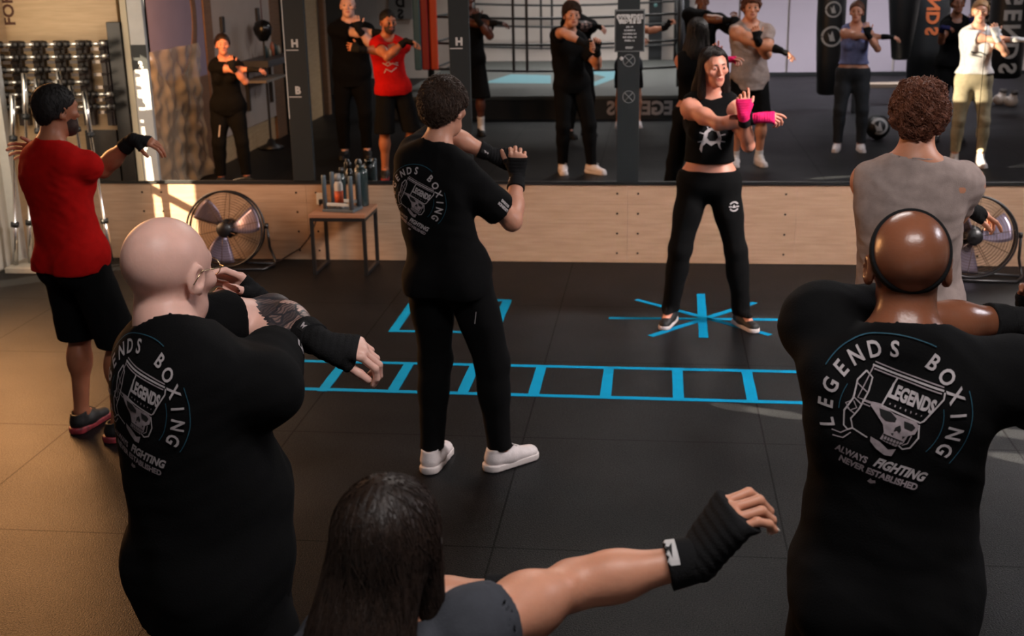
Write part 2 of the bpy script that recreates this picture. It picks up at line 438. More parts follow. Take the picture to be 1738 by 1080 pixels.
def person(name, label, loc, yaw, rz=0.0, h=1.78, sex='m', G=1.0, W=1.0, M=1.0, skin=None, res=.010, fres=.005, hres=.0045,
           pel=(0, 0, 0), chest=(0, 0, 0), twist=0, tilt=0, lean=0, head_yaw=0, head_pitch=0, head_roll=0, head_off=(0, 0, 0),
           feet=None, arms=None, group=None, belly=0.0, hs=1.0, bust=1.0):
    s = h / 1.78
    root = empty(name, (loc[0], loc[1], rz), yaw, label, 'person', group)
    Rw = rotz(yaw); base = np.array([loc[0], loc[1], 0.])
    J = dict(root=root, s=s, G=G, W=W, M=M, sex=sex, skin=skin, res=res, fres=fres, hres=hres)
    def L(q): return Rw.T @ (np.array(q, float) - base)          # world -> person
    J['L'] = L
    fem = sex == 'f'
    piv = np.array([0, 0, 1.05 * s]) + np.array(pel, float)
    RT = rotz(rad(twist)) @ roty(rad(tilt)) @ rotx(rad(lean))
    def T(x, y, z): return piv + RT @ (np.array([x * s, y * s, z * s]) - np.array([0, 0, 1.05 * s])) + np.array(chest, float)
    J['T'] = T; J['RT'] = RT
    pz = np.array(pel, float)
    def Pv(x, y, z): return np.array([x * s, y * s, z * s]) + pz
    J['Pv'] = Pv
    X = RT @ np.array([1, 0, 0]); Y = RT @ np.array([0, 1, 0]); Zc = RT @ np.array([0, 0, 1])
    hw = (.150 if fem else .172) * W
    # --- torso
    t = []
    hipw = 1.05 if fem else 1.0
    t += [Cone(Pv(-.065, 0, .965), Pv(.065, 0, .965), .118 * s * G * hipw, .118 * s * G * hipw, k=.03, u=(0, 1, 0), sq=.95, tag='pelvis'),
          Ell(Pv(.078, -.055, .915), np.array([.098, .095, .10]) * s * G * hipw, k=.04, tag='pelvis'),
          Ell(Pv(-.078, -.055, .915), np.array([.098, .095, .10]) * s * G * hipw, k=.04, tag='pelvis')]
    wr = (.118 if fem else .142) * G
    t += [Cone(Pv(0, 0, 1.0), T(0, .005, 1.16), .150 * s * G, wr * s, k=.06, u=Y, sq=.74, tag='torso'),
          Cone(T(0, .005, 1.15), T(0, -.005, 1.34), wr * s, hw * .93 * s * (1 + .35 * (G - 1)), k=.06, u=Y, sq=.70, tag='torso'),
          Cone(T(-.62 * hw, -.012, 1.415), T(.62 * hw, -.012, 1.415), .080 * s, .080 * s, k=.05, u=Y, sq=.95, tag='torso'),
          Ell(T(.075, -.062, 1.335), np.array([.085, .05, .11]) * s * W, RT, k=.05, tag='torso'),
          Ell(T(-.075, -.062, 1.335), np.array([.085, .05, .11]) * s * W, RT, k=.05, tag='torso')]
    if belly: t.append(Ell(T(0, .05, 1.10), np.array([.15 * G, .10 + belly, .15]) * s, RT, k=.06, tag='torso'))
    if fem:
        for q in (-1, 1): t.append(Ell(T(q * .072, .088 * bust, 1.285), np.array([.062, .062, .062]) * s, RT, k=.035, tag='torso'))
    else:
        for q in (-1, 1): t.append(Ell(T(q * .078, .066, 1.335), np.array([.092, .055, .072]) * s * W, RT, k=.04, tag='torso'))
    # --- head
    Hc = T(0, .028, 1.672) + np.array(head_off, float)
    RH = rotz(rad(head_yaw)) @ rotx(rad(head_pitch)) @ roty(rad(head_roll))
    e = s * hs * (1.0 if not fem else .97)
    def Hp(x, y, z): return Hc + RH @ (np.array([x, y, z]) * e)
    J['Hp'] = Hp; J['RH'] = RH; J['Hc'] = Hc; J['e'] = e
    nk = .050 if fem else .060
    nr = nk * (1 + .5 * (W - 1)) * (1 + .3 * (G - 1))
    nb = T(0, -.022, 1.455); ntop = Hp(0, -.018, -.055)
    J['nb'] = nb; J['ntop'] = ntop; J['nr'] = nr * s
    t += [Cone(nb, ntop, nr * 1.08 * s, nr * .98 * s, k=.03, tag='neck')]
    for q in (-1, 1): t.append(Cone(T(q * .025, -.03, 1.515), T(q * .80 * hw, -.018, 1.445), .045 * s * M, .048 * s * M, k=.045, tag='torso'))
    fj = .86 if fem else 1.0
    hd = [Ell(Hp(0, -.012, .032), np.array([.0765, .098, .086]) * e, RH, k=.02),
          Cone(Hp(0, .028, .012), Hp(0, .042, -.062), .064 * e * (.95 if fem else 1), .050 * e * fj, k=.03),
          Ell(Hp(0, .050, -.072), np.array([.047 * fj, .045, .040]) * e, RH, k=.03),
          Ball(Hp(0, .079 if not fem else .076, -.095 if not fem else -.092), .021 * e * fj, k=.02),
          Cone(Hp(-.034, .079, .030), Hp(.034, .079, .030), (.013 if not fem else .009) * e, (.013 if not fem else .009) * e, k=.02),
          Ell(Hp(.047, .062, -.014), np.array([.024, .024, .020]) * e, RH, k=.02), Ell(Hp(-.047, .062, -.014), np.array([.024, .024, .020]) * e, RH, k=.02),
          Ball(Hp(.031, .101, .010), .0155 * e, k=.014, op='sub'), Ball(Hp(-.031, .101, .010), .0155 * e, k=.014, op='sub'),
          Ell(Hp(.031, .080, .009), np.array([.0165, .0125, .0115]) * e, RH, k=.004), Ell(Hp(-.031, .080, .009), np.array([.0165, .0125, .0115]) * e, RH, k=.004),
          Cone(Hp(0, .090, .020), Hp(0, .111, -.026), .0075 * e * fj, .0115 * e * fj, k=.010),
          Ball(Hp(.012, .099, -.028), .0088 * e, k=.006), Ball(Hp(-.012, .099, -.028), .0088 * e, k=.006),
          Cone(Hp(-.017, .090, -.0535), Hp(.017, .090, -.0535), .0062 * e, .0062 * e, k=.006), Ball(Hp(0, .0965, -.0525), .006 * e, k=.008),
          Cone(Hp(-.014, .090, -.065), Hp(.014, .090, -.065), .0075 * e, .0075 * e, k=.006),
          Cone(Hp(-.022, .100, -.0592), Hp(.022, .100, -.0592), .0022 * e, .0022 * e, k=.004, op='sub')]
    for q in (-1, 1):
        Re = RH @ rotz(q * rad(-25)) @ rotx(rad(-8))
        hd += [Ell(Hp(q * .079, -.012, -.004), np.array([.0085, .021, .032]) * e, Re, k=.005),
               Ell(Hp(q * .086, -.007, .000), np.array([.006, .012, .018]) * e, Re, k=.005, op='sub'),
               Ball(Hp(q * .076, .000, -.030), .0085 * e, k=.006)]
    # --- arms
    al, fl = .292 * s * (.97 if fem else 1), .258 * s * (.97 if fem else 1)
    am = (.84 if fem else 1.0) * M
    J['arm'] = {}
    ua = []; fa = []
    for side, sg in (('L', -1), ('R', 1)):
        A = arms[side]
        so_ = A.get('so', (0, 0, 0))
        sh = T(sg * (hw + .012), -.008, 1.425) + RT @ (np.array(so_, float) * s)
        wt = A['w']
        el, wrp = ik(sh, wt, al, fl, A.get('pole', (0, -.3, -1)))
        up = [Ell(sh + np.array([0, 0, -.004]) * s, np.array([.062, .064, .066]) * s * am, k=.045, tag='ua'),
              Cone(sh, el, .052 * s * am, .041 * s * am, k=.035, tag='ua'),
              Ell(sh + (el - sh) * .52, np.array([.050, .050, .050]) * s * am * 1.02, k=.05, tag='ua')]
        fd = wrp - el
        up2 = [Cone(el, el + fd * .35, .041 * s * am, .043 * s * am, k=.03, tag='fa'),
               Cone(el + fd * .30, wrp, .043 * s * am, .0275 * s * (am * .5 + .5), k=.03, tag='fa')]
        ua += up; fa += up2
        hdv = A.get('hd'); hdv = unit(fd) if hdv is None else unit(hdv)
        hn = A.get('hn', (0, 0, 1))
        hsz = s * A.get('hs', 1.0) * (.93 if fem else 1.0)
        pal, fin, thu = hand_prims(wrp, hdv, hn, sg, hsz, A.get('curl', .35), A.get('th', (.6, .75, -.25)), A.get('spread', 1.0))
        J['arm'][side] = dict(sh=sh, el=el, w=wrp, up=up, fo=up2, palm=pal, fing=fin, thumb=thu, hd=hdv, hn=unit(hn), hs=hsz)
    if 0:
        pass
    if DEBUG:
        for sd_, a_ in J['arm'].items():
            o_ = []
            for kk in ('sh', 'el', 'w'):
                wq = Rw @ a_[kk] + base; cq = RC.T @ (wq - CPOS) if False else RC @ (wq - CPOS); o_.append('%s px(%d,%d) Y%.2f' % (kk, PCX + FPX * cq[0] / cq[2], PCY + FPX * cq[1] / cq[2], wq[1]))
            print('DBG', label[:28], sd_, o_)
    # --- legs
    lg = []; J['leg'] = {}
    feet = feet or {'L': (-.13, 0, 8), 'R': (.13, 0, -8)}
    for side, sg in (('L', -1), ('R', 1)):
        fx, fy, fyaw = feet[side][:3]
        hip = Pv(sg * .093, -.005, .93); ank = np.array([fx, fy - .0, .095 * s]) 
        fdir = rotz(rad(fyaw)) @ np.array([0, 1, 0])
        kn, _a = ik(hip, ank, .425 * s, .425 * s, fdir * .9 + np.array([sg * .15, .3, 0]))
        kn_ = kn
        gl = 1 + .8 * (G - 1); fm = 1.04 if fem else 1.0
        cal = (kn + (ank - kn) * .30) - fdir * .018 * s
        pr = [Cone(hip, hip + (kn - hip) * .45, .090 * s * gl * fm, .078 * s * gl * fm, k=.05, tag='leg'),
              Cone(hip + (kn - hip) * .4, kn, .079 * s * gl * fm, .055 * s, k=.05, tag='leg'),
              Cone(kn, kn + (ank - kn) * .35, .054 * s, .053 * s, k=.03, tag='leg'),
              Cone(kn + (ank - kn) * .3, ank, .053 * s, .036 * s, k=.04, tag='leg'),
              Ell(cal, np.array([.050, .050, .095]) * s, k=.03, tag='leg'),
              Cone(ank, ank + fdir * .10 * s - np.array([0, 0, .045]) * s, .036 * s, .030 * s, k=.02, tag='leg')]
        lg += pr; J['leg'][side] = dict(hip=hip, kn=kn, ank=ank, yaw=rad(fyaw), fdir=fdir, pr=pr)
    J.update(torso=t, head=hd, ua=ua, fa=fa, legs=lg)
    # --- the body mesh: coarse everywhere, finer islands for the head and the hands
    allp = t + ua + fa + lg
    B = [p.bounds() for p in allp]
    lo = np.min([b[0] for b in B], 0) - .03; hi = np.max([b[1] for b in B], 0) + .03
    lo[2] = max(lo[2], .012)
    F0 = Field(lo, hi, res).add(allp)
    V, F = F0.mesh()
    parts = []
    zc = F0
    V = np.asarray(V); F = np.asarray(F)
    cen = V[F].mean(1)
    drop = np.zeros(len(F), bool)
    neckdir = unit(ntop - nb); ncut = nb + neckdir * .035 * s
    drop |= ((cen - (ncut + neckdir * .012 * s)) @ neckdir > 0) & (np.linalg.norm(cen - (nb + ntop) / 2, axis=1) < .14 * s)
    for a in J['arm'].values():
        dv = unit(a['w'] - a['el'])
        drop |= ((cen - a['w'] + dv * .040 * s) @ dv > 0) & (np.linalg.norm(cen - a['w'], axis=1) < .10 * s)
    V, F = submesh(V, F, ~drop); parts.append((V, F, 'b'))
    # head island
    lo = Hc - .16 * e; hi = Hc + .16 * e; lo = np.minimum(lo, ncut - .08 * s)
    FH = Field(lo, hi, fres).add([p for p in t if p.tag in ('neck', 'torso')]).add(hd)
    v, f = FH.mesh(); cen = v[f].mean(1)
    keep = ((cen - ncut) @ neckdir > 0) & (np.linalg.norm(cen - (nb + Hc) / 2, axis=1) < .26 * e) & (cen[:, 2] < Hc[2] + .15 * e)
    lim = np.all((cen > lo + 2 * fres) & (cen < hi - 2 * fres), 1) if True else True
    keep &= lim
    v, f = submesh(v, f, keep); parts.append((v, f, 'h'))
    for a in J['arm'].values():
        prs = a['fo'] + a['palm'] + a['thumb'] + a['fing']
        c = a['w'] + a['hd'] * .09 * a['hs']
        lo = np.minimum(c, a['w']) - .14 * a['hs']; hi = np.maximum(c, a['w']) + .14 * a['hs']
        FHd = Field(lo, hi, hres)
        FHd.add(a['fo'] + a['palm'], pad=.03).add(a['thumb'] + a['fing'], pad=.02)
        v, f = FHd.mesh(); cen = v[f].mean(1); dv = unit(a['w'] - a['el'])
        keep = ((cen - a['w'] + dv * .052 * s) @ dv > 0) & np.all((cen > lo + 2 * hres) & (cen < hi - 2 * hres), 1)
        v, f = submesh(v, f, keep); parts.append((v, f, 'a'))
    Vs = []; Fsx = []; mi = []; o = 0
    for (v, f, kx) in parts:
        v = relax(v, f, 1, .35)
        Vs.append(v); Fsx.append(f + o); o += len(v)
        m = np.zeros(len(f), int)
        if kx == 'h':
            c = (v[f].mean(1) - Hc) @ RH / e
            lip = (abs(c[:, 0]) < .0235) & (c[:, 1] > .078) & (c[:, 2] < -.0495) & (c[:, 2] > -.0715) & (abs(c[:, 0]) < .026 - .9 * abs(c[:, 2] + .06))
            m[lip] = 1
        mi.append(m)
    V = np.concatenate(Vs); F = np.concatenate(Fsx); mi = np.concatenate(mi)
    J['bodyV'] = V; J['bodyF'] = F; J['bodymi'] = mi
    return J

def finish_body(J, mats):
    J['body'] = from_np('body', J['bodyV'], J['bodyF'], mats, J['root'], True, J['bodymi'])
    return J['body']
def tag_region(J, fn, idx):
    c = J['bodyV'][J['bodyF']].mean(1); J['bodymi'][fn(c)] = idx

IRIS = mat('eye_iris', lin(38, 26, 20), rough=.25); EYEW = mat('eye_white', lin(168, 156, 150), rough=.4)
def add_face(J, brow, brow_w=.0042, eyes=True, res=.004):
    e, Hp, RH = J['e'], J['Hp'], J['RH']
    for q in (-1, 1):
        bm = bmesh.new()
        Mx = Matrix.Translation(Vector(Hp(q * .031, (.0805 if J['sex'] == 'm' else .0797), .009))) @ Matrix(RH.tolist()).to_4x4() @ Matrix.Rotation(-PI / 2, 4, 'X')
        r = (.0132 if J['sex'] == 'm' else .0126) * e
        prof = [(0, r)] + [(r * math.sin(a), r * math.cos(a)) for a in (.22, .42, .6, .9, 1.3, 1.8, 2.4)] + [(0, -r)]
        add_lathe(bm, prof, 14, Mx)
        for f in bm.faces:
            c = (Vector(f.calc_center_median()) - Vector(Hp(q * .031, (.0805 if J['sex'] == 'm' else .0797), .009)))
            f.material_index = 1 if c.normalized().dot(Vector(RH @ np.array([0, 1, 0]))) > .86 else 0
        bm_obj('eye', bm, [EYEW, IRIS], J['root'], True)
        bm = bmesh.new()
        pts = [Hp(q * .012, .0925, .0285), Hp(q * .024, .0925, .0335), Hp(q * .036, .088, .0345), Hp(q * .050, .078, .0285)]
        add_tube(bm, pts, [brow_w * e * .9, brow_w * e, brow_w * e * .9, brow_w * e * .35], 6)
        bm_obj('eyebrow', bm, brow, J['root'], True)

def wrap(J, side, material, lo=-.075, hi=.083, off=.0042, name='hand_wrap', cuff=None, label=None, cover=0):
    """cloth hand wrap: wrist, palm and thumb base; cuff = material of a separate wrist strap"""
    a = J['arm'][side]; s = a['hs']
    pr = a['fo'] + a['palm'] + a['thumb'][:1] + (a['fing'][0::3] if cover else []) + (a['thumb'][1:2] if cover > 1 else [])
    dv = unit(a['w'] - a['el']); h = min(J['hres'], .005)
    c = a['w'] + a['hd'] * .05 * s; R = .15 * s
    Fw = Field(c - R, c + R, h).add(pr, off=off, pad=.02)
    Fw.cut(a['w'] + dv * lo * s, -dv).cut(a['w'] + a['hd'] * (hi + (.018 if cover else 0)) * s, a['hd'])
    v, f = Fw.mesh()
    if len(v) == 0: return None
    n = vnormals(v, f)
    ax = (v - a['w']) @ a['hd']; v = v + n * (np.sin(ax * 2 * PI / (.016 * s) + 2.0 * np.sin((v @ a['hn']) * 60)) * .0007)[:, None]
    o = from_np(name, v, f, material, J['root'])
    if label: o['label'] = label
    if cuff is not None:
        Fc = Field(c - R, c + R, h).add(a['fo'], off=off + .0035, pad=.02)
        Fc.cut(a['w'] + dv * (lo - .004) * s, -dv).cut(a['w'] + dv * (lo + .045) * s, dv)
        v, f = Fc.mesh()
        if len(v): from_np('wrist_strap', v, f, cuff, J['root'])
    return o

def wrinkle(v, f, amp, seed, scale=26, aniso=(1, 1, 1.6)):
    n = vnormals(v, f)
    q = v + .03 * np.stack([sines(v, 9, seed + 5), sines(v, 9, seed + 6), sines(v, 9, seed + 7)], 1)
    a = sines(q, scale * .35, seed, 6, aniso) * .6 + (1 - np.abs(sines(q, scale * .55, seed + 1, 4, aniso))) * .5 - .3 + sines(q, scale * 1.6, seed + 2, 6, aniso) * .18
    return v + n * (a * amp)[:, None]

def tee(J, material, hem=.88, sleeve=.62, loose=.05, sl_r=.082, hemr=.178, seed=1, res=None, neck=.078, name='t_shirt', amp=.006, trim=None, crop=False, hem_sq=.72, neck_dz=0.0, hem_tilt=(0, 0), ease=.010, sk=.022):
    s, G, W, T, Pv = J['s'], J['G'], J['W'], J['T'], J['Pv']
    RT = J['RT']; Y = RT @ np.array([0, 1, 0])
    h = res or J['res'] * .9
    tor = [p for p in J['torso'] if p.tag in ('torso', 'pelvis')]
    arms_ = [a for a in J['arm'].values()]
    pts = [b for p in tor for b in p.bounds()] + [a['sh'] + (a['el'] - a['sh']) * 1.0 for a in arms_]
    lo = np.min(pts, 0) - .12; hi = np.max(pts, 0) + .12
    lo[2] = max(lo[2], hem * s - .06)
    S = Field(lo, hi, h).add(tor, off=ease)
    hw = (.150 if J['sex'] == 'f' else .172) * W
    if not crop:
        S.add([Cone(T(0, -.004, 1.345), Pv(0, -.004, hem - .06), hw * 1.03 * s * (1 + .4 * (G - 1)), hemr * s * G, k=.045, u=Y, sq=hem_sq)])
        S.add([p for p in tor if p.tag == 'pelvis'], off=ease + .016)
    S.cut(np.array([0, 0, hem * s]) + Pv(0, 0, 0) * 0 + np.array([J['Pv'](0, 0, 0)[0], 0, 0]), unit((hem_tilt[0], hem_tilt[1], -1)))
    for ia, a in enumerate(arms_):
        slv = sleeve[ia] if isinstance(sleeve, tuple) else sleeve
        if slv <= 0: continue
        Q = Field(lo, hi, h); ax = unit(a['el'] - a['sh']); end = a['sh'] + (a['el'] - a['sh']) * slv
        Q.add(a['up'], off=.010)
        Q.add([Cone(a['sh'] + ax * .02 * s, end + ax * .03, sl_r * .92 * s, sl_r * s, k=.03)])
        Q.cut(end, ax)
        In = Field(lo, hi, h).add(a['up'] + a['fo'], off=.0045)
        X, Yg, Z = Q.grid()
        slab = ((X - end[0]) * ax[0] + (Yg - end[1]) * ax[1] + (Z - end[2]) * ax[2]) < -.035
        Q.a = np.where(slab, Q.a, np.maximum(Q.a, -In.a))
        k = sk; hh = np.clip(.5 + .5 * (S.a - Q.a) / k, 0, 1)
        S.a = S.a * (1 - hh) + Q.a * hh - k * hh * (1 - hh)
    nb, nt = J['nb'], J['ntop']; ax = unit(nt - nb)
    b0 = nb + ax * (.022 + neck_dz) * s + Y * .012 * s
    S.add([Cone(b0, b0 + ax * .25 * s, neck * s * J['nr'] / (.062 * s) * (.93), neck * 1.35 * s, k=.010, op='sub')], pad=.02)
    S.add([Ell(b0 + Y * .05 * s, np.array([.062, .055, .035]) * s, RT, k=.012, op='sub')], pad=.02)
    v, f = S.mesh()
    v = relax(wrinkle(v, f, amp, seed), f, 1, .4)
    o = from_np(name, v, f, material, J['root'])
    J['shirt'] = o; J['shirtVF'] = (v, f)
    if trim is not None:
        bm = bmesh.new(); pts = []
    return o

def tank(J, material, hem=.87, seed=3, hemr=.17, amp=.007, res=None, name='tank_top', crop=False, cut_r=(.075, .13, .125), neck=.088, drop=.0, hem_sq=.72, scoop=.075, cutx=.035, cutxR=None, ndz=0.0, cap=None):
    s, G, W, T, Pv, RT = J['s'], J['G'], J['W'], J['T'], J['Pv'], J['RT']
    Y = RT @ np.array([0, 1, 0]); h = res or J['res'] * .9
    tor = [p for p in J['torso'] if p.tag in ('torso', 'pelvis')]
    pts = [b for p in tor for b in p.bounds()]
    lo = np.min(pts, 0) - .09; hi = np.max(pts, 0) + .09; lo[2] = max(lo[2], hem * s - .05)
    S = Field(lo, hi, h).add(tor, off=.009)
    hw = (.150 if J['sex'] == 'f' else .172) * W
    if not crop: S.add([Cone(T(0, -.004, 1.33), Pv(0, -.004, hem - .05), hw * 1.02 * s, hemr * s * G, k=.04, u=Y, sq=hem_sq)]); S.add([p for p in tor if p.tag == 'pelvis'], off=.026)
    else: S.add([Cone(T(0, 0.012, 1.30), T(0, 0.012, hem - .03), hw * .96 * s, hemr * s, k=.03, u=Y, sq=.80)])
    S.cut((0, 0, hem * s), (0, 0, -1))
    for a in J['arm'].values():
        sg = 1 if a['sh'] @ (RT @ np.array([1., 0, 0])) > J['nb'] @ (RT @ np.array([1., 0, 0])) else -1
        c = T(sg * (hw + (cutx if sg < 0 or cutxR is None else cutxR)), 0, 1.40)
        S.add([Ell(c, np.array(cut_r) * s, RT, k=.012, op='sub')], pad=.02)
    nb, nt = J['nb'], J['ntop']; ax = unit(nt - nb); b0 = nb + ax * (.02 + ndz) * s + Y * .012 * s
    S.add([Cone(b0, b0 + ax * .25 * s, neck * s * .95, neck * 1.4 * s, k=.012, op='sub'),
           Ell(b0 + Y * .06 * s, np.array([.07, .06, scoop]) * s, RT, k=.012, op='sub')], pad=.02)
    if cap:
        a = J['arm'][cap[0]]; ax = unit(a['el'] - a['sh']); Q = Field(lo - .1, hi + .1, h) if False else Field(lo, hi, h)
        Q.add(a['up'], off=.011); Q.cut(a['sh'] + (a['el'] - a['sh']) * cap[1], ax)
        hh = np.clip(.5 + .5 * (S.a - Q.a) / .04, 0, 1); S.a = S.a * (1 - hh) + Q.a * hh - .04 * hh * (1 - hh)
    v, f = S.mesh(); v = relax(wrinkle(v, f, amp, seed), f, 1, .4)
    o = from_np(name, v, f, material, J['root']); J['shirt'] = o; J['shirtVF'] = (v, f); return o

def trousers(J, material, top=1.0, seed=5, amp=.006, ankle=.11, loose=1.0, name='trousers', bottom=None, res=None, flare=None, off=.010, knee_r=.072, ank_r=.056, hip_r=.098):
    s, G, Pv = J['s'], J['G'], J['Pv']; h = res or J['res']
    pv = [p for p in J['torso'] if p.tag == 'pelvis' or p.tag == 'torso'][:4]
    L = J['leg']
    allp = pv + [p for a in L.values() for p in a['pr']]
    pts = [b for p in allp for b in p.bounds()]
    lo = np.min(pts, 0) - .05; hi = np.max(pts, 0) + .05; hi[2] = top * s + .05
    zb = (ankle if bottom is None else bottom) * s
    lo[2] = zb - .03
    S = Field(lo, hi, h).add(pv, off=off)
    gl = 1 + .8 * (G - 1)
    for a in L.values():
        S.add([p for p in a['pr']], off=off * .8)
        if flare is None:
            S.add([Cone(a['hip'], a['kn'], hip_r * s * gl * loose, knee_r * s * loose, k=.03), Cone(a['kn'], a['ank'], knee_r * s * loose, ank_r * s, k=.03)])
        else:
            S.add([Cone(a['hip'], a['hip'] + (a['kn'] - a['hip']) * 1.05, hip_r * s * gl * loose, flare * s, k=.03)])
    S.cut((0, 0, top * s), (0, 0, 1)).cut((0, 0, zb), (0, 0, -1))
    v, f = S.mesh(); v = relax(wrinkle(v, f, amp, seed, 22, (1, 1, .8)), f, 1, .4)
    o = from_np(name, v, f, material, J['root']); J['pants'] = o; J['pantsVF'] = (v, f); return o

def shoes(J, upper, sole, res=.0055, name='shoe', size=1.0, sock=None, sock_top=.17, lace=None):
    s = J['s'] * size
    for side, a in J['leg'].items():
        ank = a['ank'].copy(); fd = a['fdir']; rt = np.array([fd[1], -fd[0], 0]) 
        g = np.array([ank[0], ank[1], 0.])
        P = lambda x, y, z: g + s * (x * rt + y * fd + np.array([0, 0, z]))
        pr = [Cone(P(0, -.035, .052), P(0, .04, .055), .041 * s, .044 * s, k=.02),
              Cone(P(0, .03, .050), P(-.004, .165, .034), .046 * s, .040 * s, k=.03, u=(0, 0, 1), sq=.78),
              Cone(P(0, -.03, .06), P(0, -.022, .108), .040 * s, .043 * s, k=.02),
              Cone(P(0, .03, .075), P(0, .085, .062), .028 * s, .024 * s, k=.02)]
        lo = np.min([p.bounds()[0] for p in pr], 0) - .02; hi = np.max([p.bounds()[1] for p in pr], 0) + .02; lo[2] = 0
        S = Field(lo, hi, res).add(pr)
        S.cut((0, 0, .018 * s), (0, 0, -1)).cut(P(0, -.02, .112), unit(np.array([0, 0, 1.]) - fd * .25))
        S.add([Cone(P(0, -.022, .115), P(0, -.02, .14), .034 * s, .034 * s, k=.008, op='sub')])
        v, f = S.mesh(); o = from_np(name, relax(v, f, 1, .3), f, upper, J['root'])
        q = Field(lo - .02, hi + .02, res).add([Slab(P(0, -.035, 0)[:2], P(-.003, .165, 0)[:2], .046 * s, .0, .030 * s, rb=.044 * s, k=.01),
                                               Cone(P(0, -.05, .022), P(0, -.02, .02), .040 * s, .036 * s, k=.012)])
        q.cut((0, 0, .001), (0, 0, -1)).cut((0, 0, .036 * s), (0, 0, 1))
        v, f = q.mesh(); from_np('sole', relax(v, f, 1, .5), f, sole, o)
        if lace is not None:
            bm = bmesh.new()
            for i in range(4):
                y = .045 + i * .022; z = .104 - i * .012
                add_tube(bm, [P(-.026, y, z - .012), P(0, y + .004, z + .002), P(.026, y, z - .012)], .0030 * s, 6)
            add_tube(bm, [P(-.03, .03, .11), P(-.01, .05, .125), P(.012, .04, .118), P(.035, .07, .098)], .0025 * s, 6)
            bm_obj('shoelace', bm, lace, o, True)
        if sock is not None:
            ax = unit(a['kn'] - ank)
            S = Field(lo - .03, hi + np.array([.05, .05, .2]), res).add([p for p in a['pr'] if True], off=.004)
            S.cut(ank + ax * (sock_top - .095) * s, ax).cut((0, 0, .06 * s), (0, 0, -1))
            v, f = S.mesh()
            if len(v): from_np('sock', v, f, sock, J['root'])

def strands(V, F, flow, n, length, r, seed=0, curl=0.0, off=.0015, steps=5, spread=.25, lift=0.0):
    rs = np.random.RandomState(seed); N = vnormals(V, F)
    tree = BVHTree.FromPolygons([tuple(v) for v in V], [tuple(int(i) for i in q) for q in F])
    outV = []; outF = []; o = 0
    for i in rs.choice(len(V), n, replace=n > len(V)):
        p = V[i]; nr = N[i]; pts = []
        ln = length * (.6 + .8 * rs.rand()); jit = rs.normal(size=3) * spread; ph = rs.rand() * 6.28
        for k in range(steps):
            g = flow(p) + jit; g = unit(g - nr * (g @ nr)); b = np.cross(nr, g)
            w = curl * np.array(b) * math.sin(ph + k * 1.9) + curl * nr * (math.cos(ph + k * 1.9) * .7 + .5)
            pts.append(p + nr * (off + lift * (k / (steps - 1.0)) ** 1.3) + w)
            p2 = p + g * ln / steps
            hit = tree.find_nearest(Vector(p2))
            if hit[0] is None: break
            p = np.array(hit[0]); nr = np.array(hit[1])
            if nr @ N[i] < -.2: nr = -nr
        if len(pts) < 3: continue
        m = 4
        for k, q in enumerate(pts):
            tg = unit(pts[min(k + 1, len(pts) - 1)] - pts[max(k - 1, 0)]); a = unit(np.cross(tg, [.3, .5, .81])); b = np.cross(tg, a)
            rr = r * (1, 1, .95, .8, .5, .4, .3)[min(k, 6)]
            for j in range(m): outV.append(q + rr * (a * math.cos(j * PI / 2) + b * math.sin(j * PI / 2)))
            if k:
                for j in range(m): outF.append((o + (k-1)*m + j, o + (k-1)*m + (j+1) % m, o + k*m + (j+1) % m, o + k*m + j))
        o += len(pts) * m
    return np.array(outV).reshape(-1, 3), np.array(outF).reshape(-1, 4)

